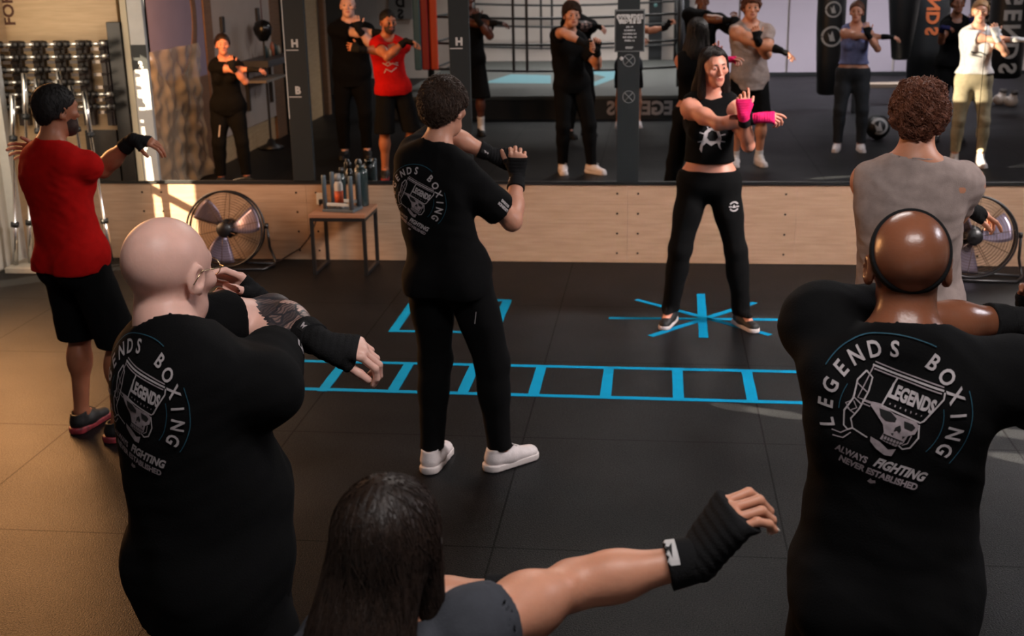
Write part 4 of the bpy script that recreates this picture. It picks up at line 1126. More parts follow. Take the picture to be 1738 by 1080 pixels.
# ------------------------------------------------------------------ floor fans
FANM = mat('fan_black', lin(26, 24, 26), rough=.35, spec=.6); BLADE = mat('fan_blade', lin(150, 138, 158), rough=.28, metal=.7)
WIRE = mat('fan_wire', lin(96, 74, 56), rough=.35, metal=.6)
def fan(x, y, R, rz, label, cz):
    r = empty('floor_fan', (x, y, 0), rz, label, 'fan')
    bm = bmesh.new(); tilt = Matrix.Translation((0, 0, cz)) @ Matrix.Rotation(rad(-9), 4, 'X')
    def C(rr, yy, n=48): return [tilt @ Vector((rr * math.cos(2*PI*k/n), yy, rr * math.sin(2*PI*k/n))) for k in range(n)]
    add_tube(bm, C(R, -.05), .0085, 8, closed=True); add_tube(bm, C(R, .05), .0085, 8, closed=True)
    bm_obj('rim', bm, FANM, r, True)
    for yy, nm in ((-.075, 'front_grille'), (.075, 'rear_grille')):
        bm = bmesh.new()
        for i in range(1, 11):
            rr = R * (.24 + .76 * i / 11.0); add_tube(bm, C(rr, yy * (1 - .35 * (i / 11.0) ** 3), 40), .0013, 5, closed=True)
        for k in range(10):
            a_ = 2 * PI * k / 10 + .2
            add_tube(bm, [tilt @ Vector((q * R * math.cos(a_), yy * (1 - .35 * q ** 3), q * R * math.sin(a_))) for q in (.2, .5, .8, 1.0)], .0024, 5)
        bm_obj(nm, bm, WIRE, r, True)
    bm = bmesh.new(); add_lathe(bm, [(0, -.082), (.05, -.080), (.058, -.070), (.058, .05), (.075, .06), (.075, .15), (.05, .17), (0, .172)], 24, tilt @ Matrix.Rotation(rad(-90), 4, 'X'))
    bm_obj('motor', bm, FANM, r, True)
    for k in range(3):
        bm = bmesh.new(); a0 = 2 * PI * k / 3 + 2.2; V = []
        for i in range(9):
            q = .20 + .72 * i / 8; row = []
            for j in range(7):
                t_ = (j / 6 - .5) * (1.0 - .12 * q) ; an = a0 + t_ * (.75 + .25 * math.sin(q * 3)) + q * .25
                yy = .035 * (j / 6 - .5) * 1.6
                row.append(bm.verts.new(tilt @ Vector((q * R * math.cos(an), yy, q * R * math.sin(an)))))
            V.append(row)
        for i in range(8):
            for j in range(6): f = bm.faces.new((V[i][j], V[i][j+1], V[i+1][j+1], V[i+1][j])); f.smooth = True
        o = bm_obj('blade', bm, BLADE, r, True); m = o.modifiers.new('thick', 'SOLIDIFY'); m.thickness = .003
    bm = bmesh.new(); w = R + .03
    pts = [(-w, .0, cz + .02), (-w - .005, .02, cz * .5), (-w - .035, .05, .03), (-w - .03, .0, .014), (-w + .02, -.12, .012), (w - .02, -.12, .012), (w + .03, .0, .014), (w + .035, .05, .03), (w + .005, .02, cz * .5), (w, .0, cz + .02)]
    add_tube(bm, pts, .0105, 8); add_tube(bm, [(-w - .03, .03, .016), (0, .12, .013), (w + .03, .03, .016)], .0105, 8)
    bm_obj('stand', bm, FANM, r, True)
    for q in (-1, 1):
        bm = bmesh.new(); add_lathe(bm, [(0, 0), (.02, 0), (.02, .03), (.0, .03)], 12, Matrix.Translation((q * (w - .02), 0, cz + .02)) @ Matrix.Rotation(q * PI / 2, 4, 'Y'))
        bm_obj('pivot', bm, FANM, r, True)
    return r
fan(-3.255, -.27, .285, rad(6), 'big round floor fan with bare metal blades, left of the side table', .300)
fan(2.21, -.34, .285, rad(-6), 'round floor fan partly hidden behind the grey tank top at the right', .300)
bm = bmesh.new(); g1, g2, g3 = gpt(392, 448), gpt(345, 468), gpt(322, 480)
add_tube(bm, [(g1[0], g1[1], .02), (g1[0] - .08, g1[1] - .06, .007), (g2[0], g2[1], .006), (g3[0], g3[1], .006), (g3[0] - .4, g3[1] + .1, .006)], .005, 6)
setp(bm_obj('power_cable', bm, FANM, None, True), 'black power cable on the floor running left from the big fan', 'cable')

# ------------------------------------------------------------------ side table, crate and bottles, socket
t = empty('side_table', (-2.33, -.26, 0), 0, 'low side table with wooden top on thin black legs, against the plywood', 'table')
box('table_top', -.212, .212, -.215, .20, .432, .458, ply('walnut_top', (150, 108, 84), (168, 124, 98), (1.5, 9, 9), .4), t, .002)
for sx in (-1, 1):
    for sy in (-1, 1): box('leg', sx * .196 - .0125, sx * .196 + .0125, sy * .19 - .0125 - .008, sy * .19 + .0125 - .008, 0, .431, BLKMETAL, t)
for sy in (-.198, .182): box('apron_bar', -.183, .183, sy - .0125, sy + .0125, .406, .431, BLKMETAL, t)
for sx in (-.196, .196): box('apron_bar', sx - .0125, sx + .0125, -.185, .169, .406, .431, BLKMETAL, t); box('foot_bar', sx - .0125, sx + .0125, -.185, .169, .0, .02, BLKMETAL, t)
CRATE = mat('slate_plastic', lin(78, 90, 98), rough=.4, spec=.6); CRATEW = mat('pale_plastic', lin(186, 192, 192), rough=.5)
c = empty('bottle_crate', (-2.325, -.31, .458), rad(-10), 'slate-blue crate with four tall corner posts standing on the side table', 'crate')
box('base', -.125, .125, -.09, .09, 0, .022, CRATE, c, .004)
for sx in (-1, 1):
    for sy in (-1, 1):
        bm = bmesh.new(); add_lathe(bm, [(0, .022), (.017, .022), (.017, .262), (.0145, .272), (0, .275)], 14, Matrix.Translation((sx * .106, sy * .072, 0)))
        bm_obj('post', bm, CRATE, c, True)
box('rail', -.09, .09, -.082, -.066, .045, .068, CRATEW, c, .003); box('rail', -.09, .09, .066, .082, .045, .068, CRATEW, c, .003)
def bottle(name, x, y, z, prof, mats, label, cat='bottle', caps=None, band=None):
    r = empty(name, (x, y, z), 0, label, cat)
    bm = bmesh.new(); add_lathe(bm, prof, 20); bm_obj('bottle_body', bm, mats, r, True)
    if band:
        bm = bmesh.new(); add_lathe(bm, [(band[0], band[1]), (band[0] + .001, band[1]), (band[0] + .001, band[2]), (band[0], band[2])], 20); bm_obj('paper_label', bm, band[3], r, True)
    if caps:
        bm = bmesh.new(); add_lathe(bm, caps[0], 16); bm_obj('cap', bm, caps[1], r, True)
    return r
bottle('spray_bottle', -2.345, -.325, .481, [(0, 0), (.032, 0), (.033, .01), (.033, .175), (.022, .20), (0, .20)], mat('bottle_white', lin(200, 196, 190), rough=.35), 'white bottle with an orange label inside the slate-blue crate', caps=([(0, .20), (.024, .20), (.027, .235), (.018, .255), (0, .257)], mat('grey_cap', lin(128, 130, 130), rough=.4)), band=(.033, .03, .13, mat('orange_label', lin(222, 92, 40), rough=.5, col2=lin(40, 40, 42), nscale=14)))
DGL = mat('dark_teal_plastic', lin(36, 50, 52), rough=.15, spec=.7)
bottle('water_bottle', -2.215, -.13, .458, [(0, 0), (.048, 0), (.05, .01), (.05, .25), (.044, .275), (0, .278)], DGL, 'wide dark teal bottle at the back right of the side table', caps=([(0, .278), (.03, .278), (.03, .31), (0, .312)], DGL))
bottle('water_bottle', -2.37, -.12, .458, [(0, 0), (.03, 0), (.032, .01), (.032, .20), (.014, .245), (0, .246)], DGL, 'slim dark bottle at the back left of the side table', caps=([(0, .246), (.017, .246), (.017, .29), (0, .291)], BLKMETAL))
s = empty('wall_socket', (-2.578, -.001, .485), 0, 'small white wall socket with a dark plug left of the side table', 'socket')
box('plate', -.028, .028, -.016, .0, -.045, .045, WHITE, s, .003); box('plug', -.004, .024, -.045, -.016, -.035, .0, BLKMETAL, s, .004)
g1 = gpt(485, 438)
bm = bmesh.new(); add_tube(bm, [(-2.57, -.04, .455), (-2.58, -.06, .40), (-2.63, -.05, .27), (-2.68, -.05, .18), (-2.75, -.05, .10), (-2.84, -.06, .05), (-2.91, -.08, .006), (-3.02, -.12, .006)], .0055, 6)
setp(bm_obj('power_cable', bm, mat('brown_cable', lin(62, 40, 30), rough=.5), None, True), 'brown cable sagging from the wall socket to the floor', 'cable')

# ------------------------------------------------------------------ dumbbell rack and barbells in the left bay
DBK = mat('dumbbell_rubber', lin(30, 25, 23), rough=.45, spec=.5); DBH = mat('dumbbell_handle', (.78, .74, .68, 1), rough=.25, metal=.85)
RK = mat('rack_brown', lin(58, 46, 40), rough=.5)
X0, DX, Z0, DZ = -4.872, .176, 1.665, .0935
r = empty('dumbbell_rack', (-4.47, -.012, 0), 0, 'dark wall rack of upright posts carrying the small dumbbells', 'rack')
for i in range(5):
    x = X0 + DX * i + 4.47
    box('upright', x - (.042 if i < 4 else .030), x + (.042 if i < 4 else .030), -.045, .0, 1.06, 1.70, RK, r)
for i in range(5):
    bm = bmesh.new()
    for j in range(6):
        x = X0 + DX * i + 4.47; z = Z0 - DZ * j - .022
        add_box(bm, x - .03, x + .03, -.185, -.045, z - .010, z)
        add_box(bm, x - .03, x + .03, -.190, -.178, z - .010, z + .014)
    add_box(bm, x - .012, x + .012, -.060, -.045, 1.06, 1.70); bm_obj('cradle', bm, RK, r)
def dumbbell(label):
    d = empty('dumbbell', (0, 0, 0), 0, label, 'dumbbell', 'small dumbbells on the wall rack')
    bm = bmesh.new(); add_lathe(bm, [(0, -.05), (.013, -.05), (.0155, 0), (.013, .05), (0, .05)], 12, Matrix.Rotation(PI / 2, 4, 'Y')); bm_obj('handle', bm, DBH, d, True)
    for q in (-1, 1):
        bm = bmesh.new(); add_lathe(bm, [(0, .038), (.019, .038), (.025, .044), (.025, .078), (.019, .084), (0, .084)], 6, Matrix.Rotation(q * PI / 2, 4, 'Y'))
        o = bm_obj('head', bm, DBK, d)
    return d
proto = dumbbell('small dumbbell with bare metal grip on the wall rack'); first = True
for j in range(6):
    for i in range(5):
        if (i, j) in ((4, 2), (4, 3)): continue
        d = proto if first else copy_tree(proto); first = False
        d.location = (X0 + DX * i, -.155, Z0 - DZ * j + .016)
        d['label'] = 'small dumbbell on the wall rack, %s row, %s' % (('topmost', 'second', 'third', 'fourth', 'fifth', 'lowest')[j], ('leftmost', 'second from the left', 'middle column', 'fourth from the left', 'rightmost')[i])
for i, (bz, n_) in enumerate(((0, 0),)): pass
CONC = mat('pale_base', lin(186, 176, 160), rough=.75, noise=.1)
st = empty('bar_stand', (-4.72, -.35, 0), 0, 'low pale stand on the floor that holds the chrome barbells', 'stand')
box('base', -.21, .42, -.19, .13, 0, .045, CONC, st, .006)

def barbell(x, y, lean, L, lab):
    b = empty('barbell', (x, y, .046), 0, lab, 'barbell', 'chrome barbells in the stand'); M = Matrix.Rotation(lean, 4, 'Y') 
    bm = bmesh.new(); add_lathe(bm, [(0, 0), (.021, .0), (.021, .30), (.012, .31), (.012, L - .31), (.021, L - .30), (.021, L), (0, L)], 14, M); bm_obj('bar', bm, CHROME, b, True)
    bm = bmesh.new()
    for z in (.30, L - .34): bm = bmesh.new(); add_lathe(bm, [(.012, z), (.030, z), (.030, z + .035), (.012, z + .035)], 14, M); bm_obj('collar', bm, BLKMETAL, b, True)
    return b
for i in range(9):
    barbell(-4.89 + .088 * i, -.44 + .07 * (i % 3), rad(7 - i * 1.2), 1.30 + .05 * ((i * 7) % 4), 'upright chrome barbell in the pale stand, %s from the left' % ('first', 'second', 'third', 'fourth', 'fifth', 'sixth', 'seventh', 'eighth', 'ninth')[i])
# ------------------------------------------------------------------ the people
def loc_fn(loc, yaw):
    R = rotz(yaw); b = np.array([loc[0], loc[1], 0.])
    def Lw(px, py, Y): return R.T @ (wpt(px, py, Y) - b)
    def Lg(x, y): return (R.T @ (np.array([x, y, 0.]) - b))[:2]
    def Dv(v): return R.T @ np.array(v, float)
    return Lw, Lg, Dv
LIPS = mat('lips', lin(150, 84, 78), rough=.45)
def skinset(name, rgb, lips=None):
    return [skin_mat('skin_' + name, rgb), mat('lips_' + name, lin(*(lips or (int(rgb[0]*.8), int(rgb[1]*.62), int(rgb[2]*.62)))), rough=.4)]
def hairmat(name, rgb, rough=.5): return mat('hair_' + name, lin(*rgb), rough=rough, spec=.3, noise=.35, nscale=60, bump=.3, bscale=200)
WRAPK = fabric('black_wrap_cloth', lin(24, 24, 25), bump=.5)
WRAPP = fabric('pink_wrap_cloth', lin(226, 36, 104), bump=.5)
WRAPW = fabric('white_wrap_cloth', lin(225, 222, 218), bump=.5)
WRAPB = fabric('navy_wrap_cloth', lin(34, 34, 74), bump=.5)
SHOEW = mat('white_shoe', lin(222, 212, 212), rough=.55, noise=.08, nscale=40, bump=.25, bscale=120)
SOLEW = mat('white_sole', lin(216, 206, 204), rough=.5)
SHOEK = mat('black_shoe', lin(14, 14, 15), rough=.6, bump=.3, bscale=140)
SOLEPINK = mat('patterned_sole', lin(180, 60, 70), rough=.5, col2=lin(30, 26, 28), nscale=26)
LACE = mat('shoelace', lin(215, 208, 205), rough=.8); LACEK = mat('dark_shoelace', lin(40, 38, 38), rough=.8)
INK = None
def tattoo_mat(rgb):
    m = skin_mat('tattooed_skin', rgb); nt = m.node_tree; N = nt.nodes; L = nt.links
    b = N['Principled BSDF']; src = b.inputs['Base Color'].links[0].from_socket
    tc = [n for n in N if n.type == 'TEX_COORD'][0]
    mp = N.new('ShaderNodeMapping'); L.new(tc.outputs['Object'], mp.inputs['Vector'])
    ns = N.new('ShaderNodeTexNoise'); ns.inputs['Scale'].default_value = 16; ns.inputs['Detail'].default_value = 2
    L.new(mp.outputs['Vector'], ns.inputs['Vector'])
    vm = N.new('ShaderNodeVectorMath'); vm.operation = 'MULTIPLY_ADD'; vm.inputs[1].default_value = (.05, .05, .05)
    L.new(ns.outputs['Color'], vm.inputs[0]); L.new(mp.outputs['Vector'], vm.inputs[2])
    vo = N.new('ShaderNodeTexVoronoi'); vo.feature = 'DISTANCE_TO_EDGE'; vo.inputs['Scale'].default_value = 26; L.new(vm.outputs['Vector'], vo.inputs['Vector'])
    ln = N.new('ShaderNodeMapRange'); ln.inputs['From Min'].default_value = .03; ln.inputs['From Max'].default_value = .09; L.new(vo.outputs['Distance'], ln.inputs['Value'])
    v2 = N.new('ShaderNodeTexVoronoi'); v2.inputs['Scale'].default_value = 26; L.new(vm.outputs['Vector'], v2.inputs['Vector'])
    sp = N.new('ShaderNodeSeparateColor'); L.new(v2.outputs['Color'], sp.inputs['Color'])
    fl = N.new('ShaderNodeMapRange'); fl.inputs['From Min'].default_value = .35; fl.inputs['From Max'].default_value = .75; fl.inputs['To Min'].default_value = .30; L.new(sp.outputs['Red'], fl.inputs['Value'])
    wv = N.new('ShaderNodeTexWave'); wv.inputs['Scale'].default_value = 34; wv.inputs['Distortion'].default_value = 5; L.new(vm.outputs['Vector'], wv.inputs['Vector'])
    w2 = N.new('ShaderNodeMapRange'); w2.inputs['From Min'].default_value = .2; w2.inputs['From Max'].default_value = .5; w2.inputs['To Min'].default_value = .45; L.new(wv.outputs['Fac'], w2.inputs['Value'])
    a = N.new('ShaderNodeMath'); a.operation = 'MULTIPLY'; L.new(ln.outputs['Result'], a.inputs[0]); L.new(fl.outputs['Result'], a.inputs[1])
    a2 = N.new('ShaderNodeMath'); a2.operation = 'MULTIPLY'; L.new(a.outputs[0], a2.inputs[0]); L.new(w2.outputs['Result'], a2.inputs[1])
    mx = N.new('ShaderNodeMix'); mx.data_type = 'RGBA'; mx.inputs['A'].default_value = lin(46, 44, 48)
    L.new(a2.outputs[0], mx.inputs['Factor']); L.new(src, mx.inputs['B']); L.new(mx.outputs['Result'], b.inputs['Base Color'])
    return m

def strap_label(J, side, sh='strap_label', material=None, size=(.05, .018), ang=(0, 0, 1)):
    """small printed tab on the wrist strap"""
    a = J['arm'][side]; dv = unit(a['w'] - a['el']); n = np.array(ang, float); n = unit(n - dv * (n @ dv)); b = np.cross(dv, n)
    c = a['w'] - dv * .045 * a['hs'] + n * .2
    st = [o for o in J['root'].children if o.name.startswith('wrist_strap')]
    best = min(st, key=lambda o: (np.mean([np.array(v.co) for v in o.data.vertices], 0) - a['w']) @ (np.mean([np.array(v.co) for v in o.data.vertices], 0) - a['w']))
    V = np.array([tuple(v.co) for v in best.data.vertices]); F = [tuple(p.vertices) for p in best.data.polygons]
    w, h = size
    sq = (np.array([(-w/2, -h/2), (w/2, -h/2), (w/2, h/2), (-w/2, h/2)]), [(0, 1, 2, 3)], 0, 0)
    mk = poly_tris([(-w*.3, -h*.3), (-w*.1, h*.3), (0, -.1*h), (w*.15, h*.32), (w*.3, -h*.25), (w*.1, -.1*h), (0, h*.1), (-w*.15, -h*.3)])
    return project(sh, [sq, mk + (1, .0006)], (V, F), c - n * .2, dv, b, -n, material or [PRINTK, PRINT], best, off=.0012, maxe=.008)

# ---- man in black, standing behind the ladder of tape
loc, yaw = (-.885, -3.93), rad(-14)
Lw, Lg, Dv = loc_fn(loc, yaw)
fl, fr = Lg(-1.01, -3.93), Lg(-.70, -3.90)
J = person('person', 'person in black tee and joggers seen from behind at the tape ladder, white trainers', loc, yaw, h=1.75, W=.95, G=.90, res=.008, fres=.0042, hres=.0034,
    pel=(-.02, 0, 0), chest=(-.072, .0, 0), twist=-6, tilt=6, lean=1, head_yaw=-6, head_pitch=-4, head_off=(.0, .01, 0),
    feet={'L': (fl[0], fl[1], 4), 'R': (fr[0], fr[1], -34)},
    arms={'L': dict(w=Lw(838, 264, -3.50), pole=Dv((-.2, 1, .5)), so=(.03, .06, .03), hd=Dv((1, .05, -.12)), hn=Dv((0, -.9, .3)), curl=(1.5, 1.5, 1.5, 1.5), th=(.7, .4, -.4)),
          'R': dict(w=Lw(878, 297, -3.62), pole=Dv((.3, -.3, -1)), so=(-.01, .03, -.055), hd=Dv((.06, -.05, 1)), hn=Dv((.15, -1, 0)), curl=(1.35, 1.35, 1.4, 1.4), th=(.6, .6, -.5))})
finish_body(J, skinset('fair', (196, 140, 116)))
shirt = tee(J, BLACK, hem=.86, sleeve=.66, hemr=.182, seed=11, sl_r=.078, amp=.006, sk=.035)
back_print(J, (703, 338), .118, -3.95)
trousers(J, BLACK2, top=.99, seed=12, ankle=.10, hip_r=.100, knee_r=.076, ank_r=.052)
shoes(J, SHOEW, SOLEW, lace=LACE, size=1.04)
H_DB = hairmat('dark_brown', (62, 45, 35))
hair(J, H_DB, 'short', seed=4, thick=.019, nst=2600, amp=.004, back=-.070, front=.088, st_len=.040, st_r=.0015, low=-.15, lift=.010, topz=.004)
add_face(J, H_DB)
for sd in 'LR': wrap(J, sd, WRAPK, cuff=WRAPK)
strap_label(J, 'L', ang=Dv((0, -1, .2))); strap_label(J, 'R', ang=Dv((-.6, -.8, 0)))
v, f = J['shirtVF']
a = J['arm']['R']; ax = unit(a['el'] - a['sh']); n = Dv((.55, -.8, .1)); n = unit(n - ax * (n @ ax))
project('sleeve_mark', [text_tris('LEGENDS', .016, .001) + (0, 0), xf(text_tris('BOXING', .014, .001), 0, -.018) + (0, 0)], J['shirtVF'], a['sh'] + (a['el'] - a['sh']) * .50, -ax, np.cross(n, -ax), -n, [PRINT], J['shirt'], off=.002)
project('pocket_zip', [ribbon([(0, 0), (.01, -.055)], .008) + (0, 0)], J['pantsVF'], J['Pv'](.10, -.03, .80), np.array([.6, -.8, 0]), np.array([0, 0, 1.]), (-.8, .6, 0), [PRINT], J['pants'], off=.002)

# ---- bald man on the left with the tattooed forearm
loc, yaw = (-1.02, -6.58), rad(-37)
Lw, Lg, Dv = loc_fn(loc, yaw)
J = person('person', 'bald person with spectacles and tattooed forearm, black tee with round back print', loc, yaw, h=1.765, W=1.02, G=1.07, M=1.08, hs=1.09, res=.0075, fres=.0038, hres=.003,
    belly=.05, twist=-3, lean=3, tilt=-2, head_yaw=22, head_pitch=-8, head_off=(-.035, -.01, -.048),
    arms={'L': dict(w=Lw(546, 583, -6.37), pole=Dv((-1, .4, .1)), so=(.0, .08, .02), hd=Dv((1, .15, -.18)), hn=Dv((.1, -.25, 1)), curl=(.75, .8, .85, .8), th=(.9, .25, -.45), spread=.6, hs=1.06),
          'R': dict(w=Lw(450, 518, -6.10), pole=Dv((.8, -.1, -.8)), so=(-.01, .10, -.05), hd=Dv((-.65, -.1, .6)), hn=Dv((.35, .9, .3)), curl=(.55, .6, .7, .8), th=(.75, .3, -.6), hs=1.06)})
a = J['arm']['L']
def tat(c):
    d = a['w'] - a['el']; t = ((c - a['el']) @ d) / (d @ d); q = np.linalg.norm(c - (a['el'] + np.clip(t, 0, 1)[:, None] * d), axis=1)
    return (t > -.25) & (t < 1.05) & (q < .075)
tag_region(J, tat, 2)
SK_P = (226, 178, 162)
finish_body(J, skinset('pink', SK_P) + [tattoo_mat((200, 160, 146))])
tee(J, BLACK, hem=.80, sleeve=(.58, .80), hemr=.196, seed=21, sl_r=.078, amp=.006, hem_sq=.84, sk=.05)
back_print(J, (228, 690), .116, -6.7, turn=26)
trousers(J, BLACK2, top=.99, seed=22)
shoes(J, SHOEK, SHOEK, res=.007)
add_face(J, hairmat('grey_brown', (120, 96, 84)))
wrap(J, 'L', WRAPK, cuff=WRAPK); wrap(J, 'R', WRAPK, cuff=WRAPK)
strap_label(J, 'L', ang=Dv((.1, -.75, .65)), size=(.034, .026))
bm = bmesh.new()
for q in (-1, 1):
    c = [J['Hp'](q * (.031 + .022 * math.cos(t)), .108, .008 + .019 * math.sin(t)) for t in [2 * PI * k / 14 for k in range(14)]]
    add_tube(bm, c, .0013, 6, closed=True)
    add_tube(bm, [J['Hp'](q * .053, .106, .013), J['Hp'](q * .075, .09, .013), J['Hp'](q * .086, .03, .014), J['Hp'](q * .087, -.005, .014), J['Hp'](q * .085, -.03, -.012)], .0014, 6)
add_tube(bm, [J['Hp'](-.009, .109, .010), J['Hp'](0, .111, .013), J['Hp'](.009, .109, .010)], .0013, 6)
bm_obj('spectacles', bm, mat('gold_wire', (.55, .42, .25, 1), rough=.25, metal=1.0), J['root'], True)
a = J['arm']['R']; ax = unit(a['el'] - a['sh']); n = Dv((.5, -.8, .1)); n = unit(n - ax * (n @ ax))
project('sleeve_mark', [poly_tris([(-.02, -.01), (0, .012), (.01, -.004), (.024, .012), (.014, -.014), (.0, -.006)]) + (0, 0), ribbon([(-.02, -.02), (.02, -.018)], .006) + (0, 0)], J['shirtVF'], a['sh'] + (a['el'] - a['sh']) * .66, -ax, np.cross(n, -ax), -n, [PRINT], J['shirt'], off=.002)

# ---- man on the right with the headband
loc, yaw = (.51, -6.58), rad(-6)
Lw, Lg, Dv = loc_fn(loc, yaw)
J = person('person', 'person with shaved head and thin black headband, black tee with round back print', loc, yaw, h=1.775, W=.99, G=.96, M=1.15, hs=1.0, res=.0075, fres=.0038, hres=.0045,
    belly=.02, twist=-4, tilt=0, lean=4, head_yaw=2, head_pitch=-4, head_off=(.0, .015, -.02),
    arms={'L': dict(w=Lw(1775, 545, -6.22), pole=Dv((-.2, .4, -.3)), so=(.01, .09, .080), hd=Dv((1, .1, -.1)), hn=Dv((0, -.3, 1)), curl=.5, hs=1.05),
          'R': dict(w=Lw(1750, 555, -6.18), pole=Dv((1, -.5, -1)), so=(.03, .04, .0), hd=Dv((0, -.2, 1)), hn=Dv((.3, .9, 0)), curl=.7)})
SK_B = (124, 76, 54)
tag_region(J, lambda c: (np.linalg.norm(c - (J['nb'] + np.array([0.03, -.03, -.0])), axis=1) < .075) & (c[:, 2] < J['nb'][2] + .04), 2)
m3 = tattoo_mat((200, 160, 146))
finish_body(J, skinset('brown', SK_B) + [m3])
MATS['skin_brown'].node_tree.nodes['Principled BSDF'].inputs['Roughness'].default_value = .28
tee(J, BLACK, hem=.80, sleeve=.80, hemr=.186, seed=31, sl_r=.088, amp=.006, sk=.05)
back_print(J, (1512, 704), .124, -6.75)
trousers(J, BLACK2, top=.99, seed=32)
shoes(J, SHOEK, SHOEK, res=.007)
Hp, RH, e = J['Hp'], J['RH'], J['e']
S = Field(J['Hc'] - .16, J['Hc'] + .16, .003).add([p for p in J['head'][:5]], off=.0055, pad=.03)
nrm = RH @ unit((0, -.88, .48)); c0 = Hp(0, -.036, .030)
S.cut(c0 + nrm * .0085, nrm).cut(c0 - nrm * .0085, -nrm)
In = Field(J['Hc'] - .16, J['Hc'] + .16, .003).add([p for p in J['head'][:5]], off=-.006, pad=.03); S.a = np.maximum(S.a, -In.a)
v, f = S.mesh(); from_np('headband', v, f, fabric('band_elastic', lin(20, 20, 21)), J['root'])
for sd in 'LR': wrap(J, sd, WRAPK, cuff=WRAPK)
bm = bmesh.new(); nb, nt = J['nb'], J['ntop']; axn = unit(nt - nb); r_ = J['nr'] * 1.10; u_ = unit(np.cross(axn, [0, 1, 0])); w_ = np.cross(axn, u_)
add_tube(bm, [nb + axn * .035 + r_ * (u_ * math.cos(t) + w_ * math.sin(t) * 1.02) - np.array([0, 0, .012]) * math.sin(t) for t in [2 * PI * k / 32 for k in range(32)]], .0028, 6, closed=True)
bm_obj('neck_cord', bm, BLKMETAL, J['root'], True)

# ---- curly man in the grey tank
loc, yaw = (.965, -4.42), rad(-8)
Lw, Lg, Dv = loc_fn(loc, yaw)
J = person('person', 'person with curly auburn hair in light grey tank top, seen from behind', loc, yaw, h=1.775, W=1.08, G=1.0, M=1.18, res=.009, fres=.0048, hres=.004,
    chest=(-.02, 0, 0), twist=-6, head_yaw=4, head_pitch=-2,
    arms={'L': dict(w=Lw(1640, 352, -4.02), pole=Dv((-.2, .4, -.5)), so=(.04, .07, -.005), hd=Dv((1, .25, -.35)), hn=Dv((.2, -.2, 1)), curl=(.3, .6, .65, .7), th=(.8, .5, -.3)),
          'R': dict(w=np.array([-.02, .36, 1.37]), pole=Dv((.15, .3, -1)), so=(-.02, .07, 0), hd=Dv((-.15, .1, 1)), hn=Dv((.2, 1, 0)), curl=1.1)})
finish_body(J, skinset('tan', (205, 142, 112)))
TANK = fabric('grey_tank_cotton', lin(164, 147, 141)); tank(J, TANK, hem=.82, seed=41, hemr=.188, hem_sq=.84, amp=.011, cut_r=(.050, .13, .12), cutx=.066, cutxR=.16, cap=('R', .45))
trousers(J, BLACK2, top=.99, bottom=.50, flare=.108, seed=42, name='shorts')
shoes(J, SHOEW, SOLEW, sock=mat('white_sock', lin(215, 210, 208), rough=.9), lace=LACE)
H_AU = hairmat('auburn', (116, 72, 54), .5)
hair(J, H_AU, 'curly', seed=6, thick=.021, nst=1500, amp=.006, back=-.080, front=.085, st_len=.055, st_r=.0015, curl=.007)
add_face(J, H_AU)
for sd in 'LR': wrap(J, sd, WRAPK, cuff=WRAPK)

# ---- man in the red tee
loc, yaw = (-2.785, -3.66), rad(-24)
Lw, Lg, Dv = loc_fn(loc, yaw)
fl = Lg(-2.87, -3.58); fr = Lg(-2.62, -3.70)
J = person('person', 'person in plain red tee and black shorts with dark cropped hair, left edge', loc, yaw, h=1.715, W=.96, G=.92, res=.009, fres=.0045, hres=.004,
    pel=(.03, 0, 0), chest=(-.055, .0, 0), twist=-2, tilt=2, head_yaw=-10, head_pitch=-4,
    feet={'L': (fl[0], fl[1], 12), 'R': (fr[0], fr[1], -38)},
    arms={'L': dict(w=Lw(226, 236, -3.36), pole=Dv((-.2, .4, -.5)), so=(.04, .08, .01), hd=Dv((1, .1, -.18)), hn=Dv((.1, -.3, 1)), curl=(.45, .5, .55, .6)),
          'R': dict(w=Lw(72, 262, -3.33), pole=Dv((1, -.2, -.9)), so=(-.01, .05, -.01), hd=Dv((-1, -.15, .25)), hn=Dv((-.1, .9, .2)), curl=(.5, .55, .6, .6))})
finish_body(J, skinset('olive', (164, 104, 76)))
tee(J, fabric('red_cotton', lin(176, 14, 12)), hem=.90, sleeve=.42, hemr=.182, seed=51, sl_r=.073, amp=.006, hem_sq=.82)
project('chest_print', [ribbon([(-.08, .02), (-.02, .045), (.03, .02), (.08, .05)], .010) + (0, 0), ribbon([(-.06, .0), (.0, -.04), (.05, -.01), (.07, -.05)], .009) + (0, 0), ribbon([(-.08, .045), (-.05, .05)], .01) + (0, 0), ribbon([(.0, .04), (.02, .06), (.05, .045)], .01) + (0, 0)], J['shirtVF'], J['T'](0, .1, 1.20), np.array([-1., 0, 0]), np.array([0, 0, 1.]), (0, -1, 0), [PRINT], J['shirt'])
trousers(J, BLACK2, top=.98, bottom=.50, flare=.112, seed=52, name='shorts')
shoes(J, SHOEK, SOLEPINK, lace=LACEK, size=1.0)
H_BK = hairmat('black', (20, 16, 15), .65); hair(J, H_BK, 'short', seed=8, thick=.009, nst=500, amp=.0015, back=-.078, front=.08, st_len=.02)
add_face(J, H_BK); beard(J, hairmat('beard', (52, 36, 30), .7))
for sd in 'LR': wrap(J, sd, WRAPK, cuff=WRAPK)

